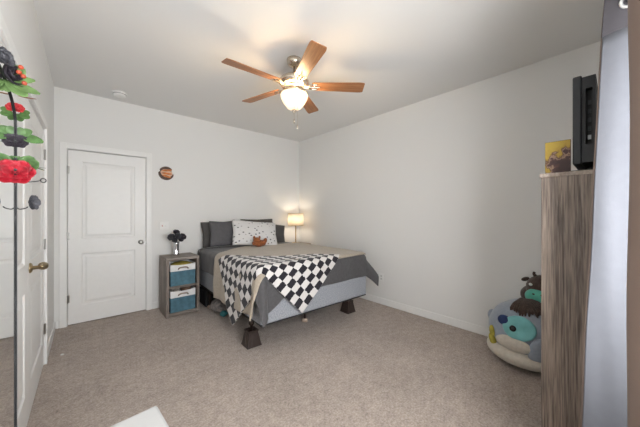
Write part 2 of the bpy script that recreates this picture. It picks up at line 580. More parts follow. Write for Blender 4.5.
# black and white checkered throw laid diagonally over the foot corner
def checker():
    m = bpy.data.materials.new('checkered_knit')
    m.use_nodes = True
    n = m.node_tree.nodes; l = m.node_tree.links
    b = n['Principled BSDF']
    b.inputs['Roughness'].default_value = 0.95
    b.inputs['Specular IOR Level'].default_value = 0.15
    b.inputs['Sheen Weight'].default_value = 0.2
    uvn = n.new('ShaderNodeUVMap')
    mp = n.new('ShaderNodeMapping')
    mp.inputs['Scale'].default_value = (20, 9, 1)
    mp.inputs['Location'].default_value = (0.001, 0.001, 0.5)
    l.new(uvn.outputs[0], mp.inputs['Vector'])
    ck = n.new('ShaderNodeTexChecker')
    ck.inputs['Scale'].default_value = 1.0
    ck.inputs['Color1'].default_value = (0.68, 0.655, 0.635, 1)
    ck.inputs['Color2'].default_value = (0.022, 0.020, 0.026, 1)
    # fuzzy edges of the knit
    tn = n.new('ShaderNodeTexNoise'); tn.inputs['Scale'].default_value = 4; tn.inputs['Detail'].default_value = 3
    l.new(mp.outputs[0], tn.inputs['Vector'])
    va = n.new('ShaderNodeVectorMath'); va.operation = 'MULTIPLY_ADD'
    va.inputs[1].default_value = (0.22, 0.22, 0); va.inputs[2].default_value = (-0.11, -0.11, 0)
    l.new(tn.outputs['Color'], va.inputs[0])
    vb = n.new('ShaderNodeVectorMath'); vb.operation = 'ADD'
    l.new(mp.outputs[0], vb.inputs[0]); l.new(va.outputs[0], vb.inputs[1])
    l.new(vb.outputs[0], ck.inputs['Vector'])
    l.new(ck.outputs['Color'], b.inputs['Base Color'])
    t2 = n.new('ShaderNodeTexNoise'); t2.inputs['Scale'].default_value = 9
    l.new(mp.outputs[0], t2.inputs['Vector'])
    bp = n.new('ShaderNodeBump'); bp.inputs['Strength'].default_value = 0.5; bp.inputs['Distance'].default_value = 0.004
    l.new(t2.outputs['Fac'], bp.inputs['Height']); l.new(bp.outputs['Normal'], b.inputs['Normal'])
    return m
fr = [(-0.68, 0.50), (-0.36, 0.13), (-0.02, -0.04), (0.17, -0.26), (0.42, -0.51)]
bk = [(-0.07, 0.99), (0.13, 0.70), (0.42, 0.37), (0.82, 0.25), (1.03, 0.04)]
cloth('throw_blanket', 'black and white checkered throw draped diagonally over the bed corner', 'throw blanket',
      ruled(fr, bk, 130, 90, 0.040, amp=0.008, freq=15, flare=0.05, cflare=0.12, ph=0.4), checker(), 0.012)

# pillows
def pillow_bm(wd, ht, th, seed=0, nu=30, nv=22):
    bm = BM()
    grid = {}
    for side in (1, -1):
        for i in range(nu + 1):
            for j in range(nv + 1):
                u, v = 2 * i / nu - 1, 2 * j / nv - 1
                edge = i in (0, nu) or j in (0, nv)
                if edge and side == -1:
                    grid[(side, i, j)] = grid[(1, i, j)]
                    continue
                px = u * (1 - 0.07 * (1 - v * v) * abs(u) ** 3 * 0 - 0.05 * (1 - abs(v)) * u * u)
                py = v * (1 - 0.06 * (1 - abs(u)) * v * v)
                t = ((1 - abs(u) ** 2.6) * (1 - abs(v) ** 2.6)) ** 0.55
                t *= 1 + 0.12 * noise.noise(Vector((u * 2.2, v * 2.2, seed + side)))
                grid[(side, i, j)] = bm.verts.new((px * wd / 2, side * t * th / 2 + 0.012 * noise.noise(Vector((u * 1.5, v * 1.5, seed))), py * ht / 2))
    for side in (1, -1):
        for i in range(nu):
            for j in range(nv):
                f = [grid[(side, i, j)], grid[(side, i + 1, j)], grid[(side, i + 1, j + 1)], grid[(side, i, j + 1)]]
                bm.faces.new(f if side < 0 else f[::-1])
    return bm

m_pgray = M('grey_pillowcase', (0.105, 0.102, 0.108), 0.85, var=0.08, scale=25, bump=0.2, bscale=18, dist=0.02)
m_pdark = M('dark_grey_pillowcase', (0.075, 0.071, 0.068), 0.85, var=0.08, scale=25, bump=0.2, bscale=18, dist=0.02)
m_pbrown = M('taupe_pillowcase', (0.100, 0.088, 0.076), 0.85, var=0.08, scale=25, bump=0.2, bscale=18, dist=0.02)

def printed():
    m = M('printed_white_cotton', (0.80, 0.79, 0.77), 0.85, bump=0.2, bscale=16, dist=0.015)
    n = m.node_tree.nodes; l = m.node_tree.links
    tc = n.new('ShaderNodeTexCoord')
    mp = n.new('ShaderNodeMapping')
    mp.inputs['Rotation'].default_value = (0, R(32), 0)
    mp.inputs['Scale'].default_value = (15, 0.0, 22)
    l.new(tc.outputs['Object'], mp.inputs['Vector'])
    vo = n.new('ShaderNodeTexVoronoi')
    vo.inputs['Scale'].default_value = 1.0
    vo.inputs['Randomness'].default_value = 0.35
    l.new(mp.outputs[0], vo.inputs['Vector'])
    lt = n.new('ShaderNodeMath'); lt.operation = 'LESS_THAN'; lt.inputs[1].default_value = 0.21
    l.new(vo.outputs['Distance'], lt.inputs[0])
    hs = n.new('ShaderNodeValToRGB'); hs.color_ramp.interpolation = 'CONSTANT'
    cols = [(0.0, (0.10, 0.10, 0.11)), (0.40, (0.30, 0.27, 0.25)), (0.6, (0.12, 0.27, 0.45)), (0.75, (0.05, 0.05, 0.05)), (0.9, (0.35, 0.5, 0.62))]
    e = hs.color_ramp.elements
    e[0].position, e[0].color = cols[0][0], (*cols[0][1], 1)
    e[1].position, e[1].color = cols[1][0], (*cols[1][1], 1)
    for p, c in cols[2:]:
        x = e.new(p); x.color = (*c, 1)
    l.new(vo.outputs['Color'], hs.inputs['Fac'])
    mix = n.new('ShaderNodeMix'); mix.data_type = 'RGBA'
    mix.inputs['A'].default_value = (0.68, 0.67, 0.66, 1)
    l.new(lt.outputs[0], mix.inputs['Factor']); l.new(hs.outputs['Color'], mix.inputs['B'])
    l.new(mix.outputs['Result'], n['Principled BSDF'].inputs['Base Color'])
    return m

def pillow(label, mat, x, y, zc, wd, ht, th, lean, yaw, seed, roll=0):
    o = obj('pillow', pillow_bm(wd, ht, th, seed), mat, smooth=True, loc=(x, y, zc), rot=(R(-lean), R(roll), R(yaw)))
    return tag(o, label, 'pillow', 'pillows at the head of the bed')
pillow('dark grey pillow leaning on the wall at the left end, behind the grey one', m_pdark, 1.60, 4.09, 0.995, 0.60, 0.385, 0.10, 12, -3, 3, roll=-2)
pillow('mid grey pillow standing between printed white pillow and leftmost dark pillow', m_pgray, 1.66, 3.93, 0.998, 0.60, 0.385, 0.13, 15, -6, 5, roll=2)
pillow('taupe pillow standing behind the top of the printed white pillow', m_pbrown, 2.22, 4.09, 1.01, 0.60, 0.41, 0.10, 10, -2, 8)
pillow('dark grey pillow sloping right of the printed white pillow, next to the lamp', m_pdark, 2.35, 3.93, 0.975, 0.60, 0.34, 0.12, 18, -6, 11, roll=9)
pillow('white pillow printed with small grey and blue motifs in front of the others', printed(), 1.94, 3.66, 1.005, 0.69, 0.41, 0.15, 28, -11.8, 14, roll=5)

# small rust plush in front of the white pillow
m_rust = M('rust_plush', (0.27, 0.085, 0.025), 0.95, var=0.3, scale=60, bump=0.6, bscale=90, dist=0.008, sheen=0.2)
pl = thing('plush_toy', 'small rust-brown plush toy slumped against the printed white pillow', 'plush toy', (1.86, 3.40, 0.842), (0, 0, R(-30)))
bm = BM()
blob(bm, (0, 0, 0.04), (0.095, 0.06, 0.05), nz=0.15)
obj('body', bm, m_rust, pl, smooth=True)
obj('head', blob(BM(), (-0.03, -0.02, 0.085), (0.05, 0.045, 0.042), nz=0.12), m_rust, pl, smooth=True)
for x in (-0.065, 0.008):
    obj('ear', blob(BM(), (x, 0.0, 0.122), (0.016, 0.01, 0.024), nz=0.1, u=12, v=8), m_rust, pl, smooth=True)
obj('tail', blob(BM(), (0.085, 0.0, 0.07), (0.028, 0.022, 0.045), (0, R(20), 0), nz=0.15, u=14, v=10), m_rust, pl, smooth=True)

# things under the bed
m_bk = M('matte_black', (0.012, 0.012, 0.013), 0.85, var=0.2)
b_ = tag(obj('black_box', box(BM(), 0.02, 0.50, 1.66, 1.95, 0.0, 0.235), m_bk, bevel=0.012), 'black box under the head half of the bed', 'storage box')  # plain black block put in to fill the dark gap by the bed head
b_.matrix_world = BEDM
m_multi = M('patterned_cloth', (0.10, 0.10, 0.11), 0.9, scale=18, color2=(0.38, 0.33, 0.30), bump=0.3, bscale=30)
m_teal = M('teal_cloth', (0.06, 0.26, 0.28), 0.9, var=0.2)
m_red = M('red_brown_cloth', (0.22, 0.07, 0.05), 0.9, var=0.2)
for nm, lb, cat, c, r, mt in (
        ('cloth_bag', 'dark patterned cloth bag lying under the bed edge beside fabric bins', 'bag', (0.13, 1.38, 0.075), (0.12, 0.17, 0.075), m_multi),
        ('cloth_bundle', 'teal cloth bundle tucked under the left edge of bed', 'cloth bundle', (0.10, 1.18, 0.035), (0.045, 0.04, 0.035), m_teal),
        ('cloth_bundle', 'red-brown cloth bundle under the bed beside the patterned bag', 'cloth bundle', (0.24, 1.14, 0.045), (0.09, 0.06, 0.045), m_red)):
    o = tag(obj(nm, blob(BM(), (0, 0, 0), r, nz=0.25, ns=2.5), mt, smooth=True), lb, cat)
    o.location = bedw(*c)

# ---------------------------------------------------------------- nightstand and lamp in the far corner
m_nwood = wood('brown_wood', (0.20, 0.14, 0.09), (0.36, 0.27, 0.18), 'X', rough=0.4)
ns = thing('nightstand', 'brown wooden nightstand in the far corner under the lit lamp', 'nightstand', (2.95, 3.985, 0))
obj('top', box(BM(), -0.20, 0.20, -0.20, 0.20, 0.725, 0.75), m_nwood, ns, bevel=0.004)
obj('body', box(BM(), -0.18, 0.18, -0.17, 0.19, 0.40, 0.725), m_nwood, ns)
dr = obj('drawer', box(BM(), -0.165, 0.165, -0.186, -0.17, 0.56, 0.71), m_nwood, ns, bevel=0.003)
obj('knob', blob(BM(), (0, -0.196, 0.635), (0.013, 0.012, 0.013), u=12, v=8), m_brass, dr, smooth=True)
for sx in (-1, 1):
    for sy in (-1, 1):
        obj('leg', box(BM(), sx * 0.165 - .016, sx * 0.165 + .016, sy * 0.165 - .016 + .01, sy * 0.165 + .016 + .01, 0, 0.40), m_nwood, ns)

lp = thing('table_lamp', 'lit table lamp with cream drum shade and gold stem on the nightstand', 'lamp', (2.955, 4.0, 0.75))
obj('base', lathe(BM(), [(0.075, 0), (0.075, 0.010), (0.068, 0.016), (0.012, 0.020)], 32), m_gold, lp, smooth=True)
obj('stem', lathe(BM(), [(0.0085, 0.016), (0.0085, 0.37), (0.016, 0.375), (0.016, 0.41)], 16), m_gold, lp, smooth=True)
m_shade = bpy.data.materials.new('linen_shade')
m_shade.use_nodes = True
n = m_shade.node_tree.nodes; l = m_shade.node_tree.links
n.remove(n['Principled BSDF'])
df = n.new('ShaderNodeBsdfDiffuse'); tl = n.new('ShaderNodeBsdfTranslucent'); mx = n.new('ShaderNodeMixShader')
tx = n.new('ShaderNodeTexNoise'); tx.inputs['Scale'].default_value = 120
rp = n.new('ShaderNodeValToRGB'); rp.color_ramp.elements[0].color = (0.86, 0.79, 0.68, 1); rp.color_ramp.elements[1].color = (0.92, 0.85, 0.74, 1)
l.new(tx.outputs['Fac'], rp.inputs['Fac']); l.new(rp.outputs['Color'], df.inputs['Color']); l.new(rp.outputs['Color'], tl.inputs['Color'])
mx.inputs[0].default_value = 0.55
l.new(df.outputs[0], mx.inputs[1]); l.new(tl.outputs[0], mx.inputs[2]); l.new(mx.outputs[0], n['Material Output'].inputs[0])
bm = BM()
lathe(bm, [(0.145, 0.335), (0.141, 0.555)], 40, cap=False)
sh = obj('lamp_shade', bm, m_shade, lp, smooth=True, solid=0.0015, soff=0)
for z, rr in ((0.335, 0.145), (0.555, 0.141)):
    bm = BM()
    tube(bm, [(rr * math.cos(2 * PI * k / 40), rr * math.sin(2 * PI * k / 40), z) for k in range(40)], 0.0025, 6, closed=True)
    if z > 0.5:
        for k in range(3):
            a = 2 * PI * k / 3
            tube(bm, [(0, 0, 0.545), (0.139 * math.cos(a), 0.139 * math.sin(a), 0.550)], 0.0018, 6)
    obj('shade_ring', bm, m_gold, sh)
m_bulb = bpy.data.materials.new('lamp_bulb_glow'); m_bulb.use_nodes = True
b = m_bulb.node_tree.nodes['Principled BSDF']
b.inputs['Emission Color'].default_value = (1.0, 0.86, 0.68, 1); b.inputs['Emission Strength'].default_value = 58
obj('bulb', blob(BM(), (0, 0, 0.445), (0.028, 0.028, 0.036), u=14, v=10), m_bulb, lp, smooth=True)

# ---------------------------------------------------------------- cube organiser with fabric bins
m_grey_oak = wood('grey_oak', (0.11, 0.088, 0.074), (0.25, 0.21, 0.18), 'Z', rough=0.55)
m_blue = M('blue_fabric', (0.075, 0.165, 0.215), 0.9, var=0.18, scale=20, bump=0.3, bscale=60, dist=0.004)
m_white_f = M('white_fabric', (0.74, 0.735, 0.72), 0.9, var=0.04, scale=20, bump=0.3, bscale=60, dist=0.004)
m_rope = M('taupe_handle', (0.26, 0.20, 0.16), 0.9, var=0.2)
OX0, OX1, OY0, OY1, OZ = 0.752, 1.142, 3.70, 4.10, 0.745
cu = thing('cube_shelf', 'grey wood two-cube shelf standing between back door and bed', 'shelf', ((OX0 + OX1) / 2, (OY0 + OY1) / 2, 0))
hw, hd, th_ = (OX1 - OX0) / 2, (OY1 - OY0) / 2, 0.032
obj('side_panel', box(BM(), -hw, -hw + th_, -hd, hd, 0, OZ - th_), m_grey_oak, cu, bevel=0.002)
obj('side_panel', box(BM(), hw - th_, hw, -hd, hd, 0, OZ - th_), m_grey_oak, cu, bevel=0.002)
m_oakx = wood('grey_oak_top', (0.14, 0.115, 0.097), (0.29, 0.25, 0.215), 'X', rough=0.55)
obj('top', box(BM(), -hw, hw, -hd, hd, OZ - th_, OZ), m_oakx, cu, bevel=0.002)
obj('shelf', box(BM(), -hw + th_, hw - th_, -hd, hd, 0.36, 0.36 + 0.026), m_oakx, cu, bevel=0.002)
obj('shelf', box(BM(), -hw + th_, hw - th_, -hd, hd, 0.02, 0.052), m_oakx, cu, bevel=0.002)
obj('back_panel', box(BM(), -hw + th_, hw - th_, hd - 0.012, hd - 0.003, 0.02, OZ - th_), m_grey_oak, cu)

def bin_(label, z0):
    t = thing('fabric_bin', label, 'fabric bin', ((OX0 + OX1) / 2, OY0 + 0.15, z0), (0, 0, 0), 'fabric bins in the cube shelf')
    w2, d2_, ht, bl = 0.146, 0.14, 0.272, 0.185
    def shell(zb, zt, o_):
        bm = BM(); k = 0.006
        a, c = w2 + o_, d2_ + o_
        for q in ((-a, a, -c, -c + k), (-a, a, c - k, c), (-a, -a + k, -c + k, c - k), (a - k, a, -c + k, c - k)):
            box(bm, q[0], q[1], q[2], q[3], zb, zt)
        return bm
    bm = shell(0, bl, 0); box(bm, -w2, w2, -d2_, d2_, 0, 0.005)
    obj('body', bm, m_blue, t, bevel=0.003)
    bm = BM(); k = 0.006; a, c = w2 + .001, d2_ + .001
    for q in ((-a, a, c - k, c), (-a, -a + k, -c + k, c - k), (a - k, a, -c + k, c - k)):
        box(bm, q[0], q[1], q[2], q[3], bl, ht)
    # front band dips at the middle
    n_ = 24; vs = []
    for i in range(n_ + 1):
        x = -a + 2 * a * i / n_
        zt = ht - 0.012 * (1 - (x / a) ** 2)
        vs.append([bm.verts.new((x, y, z)) for y, z in ((-c, bl), (-c, zt), (-c + k, zt), (-c + k, bl))])
    for p, q in zip(vs, vs[1:]):
        for j in range(4):
            bm.faces.new((p[j], p[(j + 1) % 4], q[(j + 1) % 4], q[j]))
    obj('band', bm, m_white_f, t)
    pts = spline([(-0.058, -c - 0.004, bl + 0.022), (-0.045, -c - 0.011, bl + 0.040), (0, -c - 0.016, bl + 0.047), (0.045, -c - 0.011, bl + 0.040), (0.058, -c - 0.004, bl + 0.022)], 5)
    obj('handle', tube(BM(), pts, 0.0085, 8), m_rope, t, smooth=True)
    return t
bin_('blue fabric bin with white band in the upper cube of shelf', 0.387)
bin_('blue fabric bin with white band in the lower cube of shelf', 0.053)
m_yel = M('olive_yellow_cloth', (0.42, 0.33, 0.06), 0.9, var=0.2)
cx, cy = (OX0 + OX1) / 2, OY0 + 0.15
tag(obj('folded_cloth', blob(BM(), (cx + 0.01, cy, 0.635), (0.12, 0.11, 0.035), nz=0.15), m_yel, smooth=True), 'olive yellow folded cloth poking out of the upper fabric bin', 'cloth')
m_pb = M('black_white_plush', (0.03, 0.03, 0.03), 0.95, scale=14, color2=(0.60, 0.55, 0.48), bump=0.4, bscale=60)
tag(obj('stuffed_toy', blob(BM(), (cx - 0.07, cy - 0.02, 0.306), (0.06, 0.09, 0.043), nz=0.2), m_pb, smooth=True), 'black and white stuffed toy left in the lower fabric bin', 'stuffed toy')
tag(obj('stuffed_toy', blob(BM(), (cx + 0.06, cy - 0.02, 0.306), (0.062, 0.09, 0.045), nz=0.2), M('brown_plush', (0.16, 0.10, 0.07), 0.95, var=0.3, bump=0.4), smooth=True), 'brown stuffed toy right in the lower fabric bin', 'stuffed toy')

# vase with dark flowers
m_silver = M('mercury_silver', (0.70, 0.70, 0.72), 0.16, 1.0, var=0.1, scale=30, bump=0.1, bscale=40)
VX, VY = 0.925, 3.96
va = tag(obj('vase', lathe(BM(), [(0.038, 0), (0.040, 0.006), (0.033, 0.03), (0.031, 0.10), (0.034, 0.15), (0.041, 0.180), (0.038, 0.180), (0.030, 0.14), (0.027, 0.03)], 28), m_silver, smooth=True, loc=(VX, VY, OZ)),
         'slim silver vase of dark flowers on the grey cube shelf', 'vase')
m_dpet = M('dark_plum_petal', (0.022, 0.016, 0.024), 0.6, var=0.4, scale=40)
m_bpet = M('charcoal_petal', (0.06, 0.06, 0.07), 0.5, var=0.4, scale=40)
m_redp = M('red_petal', (0.34, 0.008, 0.02), 0.55, var=0.35, scale=40)
m_rose = M('coral_rose_petal', (0.45, 0.03, 0.035), 0.5, var=0.4, scale=40)
m_leaf = M('green_leaf', (0.075, 0.155, 0.045), 0.5, var=0.4, scale=30)
m_leaf2 = M('pale_green_leaf', (0.135, 0.225, 0.075), 0.5, var=0.3, scale=30)
m_stem = M('dark_stem', (0.05, 0.07, 0.03), 0.6, var=0.2)
m_berry = M('orange_berry', (0.40, 0.06, 0.025), 0.4, var=0.2)

def petal(bm, ln, wd, curl, mat4, nu=6, nv=4, cup=0.25, mi=0, tip=1.0, back=0.0004):
    g = []
    for i in range(nu + 1):
        t = i / nu
        hw_ = wd / 2 * (math.sin(PI * min(1, (t * 0.90 + 0.06)) ** tip)) ** 0.7
        row = []
        for j in range(nv + 1):
            s = 2 * j / nv - 1
            a = curl * t
            x = ln * (math.sin(a) / curl if abs(curl) > 1e-4 else t)
            z = ln * ((1 - math.cos(a)) / curl if abs(curl) > 1e-4 else 0) + cup * hw_ * s * s
            row.append(bm.verts.new(mat4 @ Vector((x, s * hw_, z))))
        g.append(row)
    for i in range(nu):
        for j in range(nv):
            bm.faces.new((g[i][j], g[i + 1][j], g[i + 1][j + 1], g[i][j + 1])).material_index = mi

def bloom_bm(r, layers=((7, 1.0, 20), (6, 0.85, 45), (5, 0.65, 65), (4, 0.42, 80)), wr=0.75, rn=None):
    rn = rn or rnd
    bm = BM()
    for k, (c, s, el) in enumerate(layers):
        for i in range(c):
            a = 2 * PI * (i + 0.5 * (k % 2)) / c + rn.uniform(-.12, .12)
            mt = Matrix.Translation((0, 0, 0.03 * r * k)) @ Matrix.Rotation(a, 4, 'Z') @ Matrix.Rotation(-R(el + rn.uniform(-6, 6)), 4, 'Y')
            petal(bm, r * s, r * s * wr * 1.25, 0.7, mt, cup=0.5)
    return bm

def aim(d):
    return Vector(d).to_track_quat('Z', 'Y').to_euler()

for k, (dx, dy, dz, r) in enumerate(((-0.062, -0.02, 0.238, 0.062), (0.062, 0.0, 0.232, 0.064), (0.0, -0.05, 0.256, 0.058), (0.005, 0.045, 0.285, 0.058), (-0.03, -0.035, 0.20, 0.048), (0.035, -0.045, 0.205, 0.05))):
    words_ = ['left side of the silver vase', 'right side of the silver vase', 'front top of the silver vase', 'back top of the silver vase',
              'lower left over the rim of silver vase', 'lower right over the rim of silver vase'][k]
    t = thing('artificial_flower', 'dark plum artificial bloom at the ' + words_, 'flower', (VX + dx, VY + dy, OZ + dz), group='dark blooms in the silver vase')
    obj('bloom', bloom_bm(r), m_dpet if k % 2 else m_bpet, t, smooth=True, rot=aim((dx * 4, dy * 6 - .5, 0.25)), solid=0.0012)
    obj('stem', tube(BM(), [(0, 0, 0), (-dx * 0.5, -dy * 0.5, -dz * 0.3), (-dx * 0.95, -dy * 0.95, 0.09 - dz)], 0.0022, 6), m_stem, t)

# ---------------------------------------------------------------- wall things
sw = thing('light_switch', 'white double light switch plate on back wall above the shelf', 'light switch', (0.83, YB, 1.135))
obj('plate', box(BM(), -0.058, 0.058, -0.007, 0, -0.058, 0.058), m_trim, sw, bevel=0.003)
for x in (-0.023, 0.023):
    tg = obj('toggle', frustum(BM(), (x - .0055, x + .0055, -0.012, 0.012), 0, (x - .004, x + .004, -0.006, 0.006), 0.014), m_trim if x > 0 else M('pink_toggle', (0.62, 0.33, 0.30), 0.4, var=0.05), sw)
    tg.rotation_euler = (R(75), 0, 0); tg.location = (0, -0.006, 0)
ou = thing('wall_outlet', 'white outlet plate low on the right wall past the bed foot', 'outlet', (XR, 2.255, 0.385))
obj('plate', box(BM(), -0.006, 0, -0.036, 0.036, -0.057, 0.057), m_trim, ou, bevel=0.003)
for z in (-0.02, 0.02):
    bm = BM(); box(bm, -0.009, -0.005, -0.016, 0.016, z - 0.014, z + 0.014)
    s_ = obj('socket', bm, M('socket_white', (0.7, 0.7, 0.68), 0.4, var=0.02), ou)
    bm = BM(); box(bm, -0.0095, -0.008, -0.008, -0.005, z - 0.006, z + 0.006); box(bm, -0.0095, -0.008, 0.005, 0.008, z - 0.006, z + 0.006)
    obj('slot', bm, m_gap, s_)

m_orn_d = M('dark_carved_wood', (0.10, 0.055, 0.038), 0.6, var=0.3)
m_orn_o = M('orange_paint', (0.62, 0.20, 0.048), 0.55, var=0.4, scale=30)
m_orn_p = M('peach_wood', (0.72, 0.48, 0.33), 0.6, var=0.15)
orn = thing('wall_ornament', 'small round orange and brown carved ornament on the back wall', 'wall ornament', (0.855, YB, 1.872))
def flat_poly(bm, pts, y0, y1):
    a = [bm.verts.new((x, y0, z)) for x, z in pts]; b2 = [bm.verts.new((x, y1, z)) for x, z in pts]
    bm.faces.new(a); bm.faces.new(b2[::-1])
    for k in range(len(pts)):
        bm.faces.new((a[k], b2[k], b2[(k + 1) % len(pts)], a[(k + 1) % len(pts)]))
    return bm
def arc(r, a0, a1, n=14, cx=0, cz=0): return [(cx + r * math.cos(R(a0 + (a1 - a0) * k / n)), cz + r * math.sin(R(a0 + (a1 - a0) * k / n))) for k in range(n + 1)]
obj('backing', flat_poly(BM(), arc(0.078, 0, 348, 28), -0.006, 0), m_orn_p, orn)
obj('crescent', flat_poly(BM(), arc(0.096, 175, 345, 20) + arc(0.080, 345, 175, 20, 0.008, 0.022), -0.014, -0.004), m_orn_d, orn)
obj('crest', flat_poly(BM(), arc(0.094, 40, 150, 18) + arc(0.080, 150, 40, 18, 0.0, -0.022), -0.014, -0.004), m_orn_d, orn)
for k, (x, z, a, ln) in enumerate(((-0.06, 0.03, 8, 0.14), (-0.065, 0.0, -4, 0.14), (-0.055, -0.028, -16, 0.12))):
    pts = [(0, 0), (ln * 0.3, 0.016), (ln * 0.8, 0.012), (ln, 0.002), (ln * 0.75, -0.012), (ln * 0.3, -0.012)]
    ca, sa = math.cos(R(a)), math.sin(R(a))
    obj('feather', flat_poly(BM(), [(x + px * ca - pz * sa, z + px * sa + pz * ca) for px, pz in pts], -0.018 - 0.002 * k, -0.005), m_orn_o, orn, bevel=0.003)

sd = thing('smoke_detector', 'round white smoke detector on ceiling above the back door', 'smoke detector', (0.31, 3.93, H))
obj('base', lathe(BM(), [(0.072, -0.012), (0.074, -0.004), (0.074, 0)], 36), m_trim, sd, smooth=False)
obj('cover', lathe(BM(), [(0.02, -0.046), (0.045, -0.044), (0.060, -0.036), (0.064, -0.026), (0.064, -0.012)], 36), m_trim, sd, smooth=True)
obj('slot_ring', lathe(BM(), [(0.0652, -0.024), (0.0652, -0.017)], 36), M('grey_slot', (0.3, 0.3, 0.3), 0.6, var=0.05), sd)

# ---------------------------------------------------------------- ceiling fan
FX, FY = 1.46, 2.0
m_blade = wood('fan_blade_wood', (0.24, 0.095, 0.035), (0.42, 0.19, 0.08), 'X', scale=16, stretch=16, rough=0.42)
m_fan = M('warm_nickel', (0.66, 0.58, 0.48), 0.27, 1.0, bump=0.02, bscale=200)
fan = thing('ceiling_fan', 'five-blade wooden ceiling fan with lit glass bowl and nickel motor', 'ceiling fan', (FX, FY, H))
obj('canopy', lathe(BM(), [(0.070, 0), (0.070, -0.018), (0.064, -0.040), (0.045, -0.058), (0.018, -0.066)], 32), m_fan, fan, smooth=True)
obj('downrod', lathe(BM(), [(0.012, -0.06), (0.012, -0.145), (0.024, -0.148), (0.024, -0.165)], 16), m_fan, fan, smooth=True)
obj('motor_housing', lathe(BM(), [(0.03, -0.16), (0.085, -0.165), (0.122, -0.178), (0.140, -0.203), (0.142, -0.222), (0.122, -0.244), (0.085, -0.252), (0.060, -0.256), (0.060, -0.285), (0.075, -0.292), (0.078, -0.302), (0.03, -0.304)], 40), m_fan, fan, smooth=True)
BZ = -0.243
for k in range(5):
    a = R(33.5 + 72 * k)
    bl = bpy.data.objects.new('tmp', None)
    bm = BM()
    pts = []
    r0, r1 = 0.165, 0.655
    w0, w1 = 0.052, 0.067
    outline = [(r0, -w0 * 0.8), (r0 + 0.02, -w0)] + [(r0 + 0.02 + (r1 - 0.05 - r0 - 0.02) * t, -(w0 + (w1 - w0) * t)) for t in (0.33, 0.66, 1.0)]
    tipc = [(r1 - 0.05 + 0.05 * math.sin(R(x)), -w1 + 0.012 * (1 - math.cos(R(x)))) for x in (30, 60, 90)]
    outline += tipc
    outline = outline + [(x, -y) for x, y in reversed(outline)]
    lo_ = [bm.verts.new((x, y, -0.004)) for x, y in outline]
    hi = [bm.verts.new((x, y, 0.004)) for x, y in outline]
    bm.faces.new(lo_); bm.faces.new(hi[::-1])
    for i in range(len(outline)):
        j = (i + 1) % len(outline)
        bm.faces.new((lo_[i], hi[i], hi[j], lo_[j]))
    bpy.data.objects.remove(bl)
    b_o = obj('blade', bm, m_blade, fan, loc=(0, 0, BZ), rot=(R(-11), 0, 0), bevel=0.002)
    b_o.rotation_mode = 'QUATERNION'
    b_o.rotation_quaternion = (Matrix.Rotation(a, 3, 'Z') @ Matrix.Rotation(R(-12), 3, 'X')).to_quaternion()
    bm = BM()
    tube(bm, spline([(0.085, 0, -0.006), (0.13, 0.014, -0.012), (0.17, 0.03, -0.009), (0.215, 0.03, -0.007)], 5), 0.007, 8)
    tube(bm, spline([(0.085, 0, -0.006), (0.13, -0.014, -0.012), (0.17, -0.03, -0.009), (0.215, -0.03, -0.007)], 5), 0.007, 8)
    tube(bm, spline([(0.09, 0, -0.006), (0.16, 0, -0.013), (0.24, 0, -0.007)], 5), 0.008, 8)
    tube(bm, [(0.19, -0.034, -0.007), (0.19, 0.034, -0.007)], 0.006, 8)
    obj('blade_bracket', bm, m_fan, b_o, smooth=True)
m_bowl = bpy.data.materials.new('lit_frosted_glass'); m_bowl.use_nodes = True
b = m_bowl.node_tree.nodes['Principled BSDF']
b.inputs['Base Color'].default_value = (0.95, 0.88, 0.76, 1); b.inputs['Roughness'].default_value = 0.3
lw = m_bowl.node_tree.nodes.new('ShaderNodeTexNoise'); lw.inputs['Scale'].default_value = 9
rp = m_bowl.node_tree.nodes.new('ShaderNodeValToRGB')
rp.color_ramp.elements[0].color = (1.0, 0.70, 0.38, 1); rp.color_ramp.elements[1].color = (1.0, 0.80, 0.52, 1)
m_bowl.node_tree.links.new(lw.outputs['Fac'], rp.inputs['Fac'])
m_bowl.node_tree.links.new(rp.outputs['Color'], b.inputs['Emission Color'])
b.inputs['Emission Strength'].default_value = 0.6
bw = obj('light_bowl', lathe(BM(), [(0.122, -0.322), (0.128, -0.335), (0.122, -0.362), (0.098, -0.408), (0.064, -0.448), (0.02, -0.472)], 40, cap=False), m_bowl, fan, smooth=True, solid=0.003)
obj('bowl_rim', lathe(BM(), [(0.117, -0.314), (0.126, -0.314), (0.130, -0.320), (0.124, -0.326)], 40, cap=False), m_fan, fan, smooth=True)
obj('finial', lathe(BM(), [(0.024, -0.470), (0.022, -0.482), (0.010, -0.490), (0.009, -0.497), (0.003, -0.500)], 20), m_fan, fan, smooth=True)
for x, y, zb in ((-0.034, -0.046, -0.63), (-0.024, -0.052, -0.68)):
    bm = BM()
    tube(bm, [(x, y, -0.30), (x * 2.3, y * 2.3, -0.335), (x * 2.4, y * 2.4, -0.42), (x * 2.4, y * 2.4, zb + 0.03)], 0.0014, 6)
    ch = obj('pull_chain', bm, m_fan, fan)
    obj('fob', lathe(BM(), [(0.002, 0.03), (0.006, 0.022), (0.0075, 0.0), (0.003, -0.012)], 12, Matrix.Translation((x * 2.4, y * 2.4, zb))), m_fan, ch, smooth=True)
# the fan's bulbs: warm light escaping between the bowl and the motor
for k in range(3):
    pd = bpy.data.lights.new('fan_bulb', 'POINT'); pd.energy = 4.0; pd.color = (1.0, 0.74, 0.44); pd.shadow_soft_size = 0.02
    po = bpy.data.objects.new('fan_bulb', pd); COL.objects.link(po)
    a = R(100 + 120 * k)
    po.parent = fan
    po.location = (0.045 * math.cos(a), 0.045 * math.sin(a), -0.338)

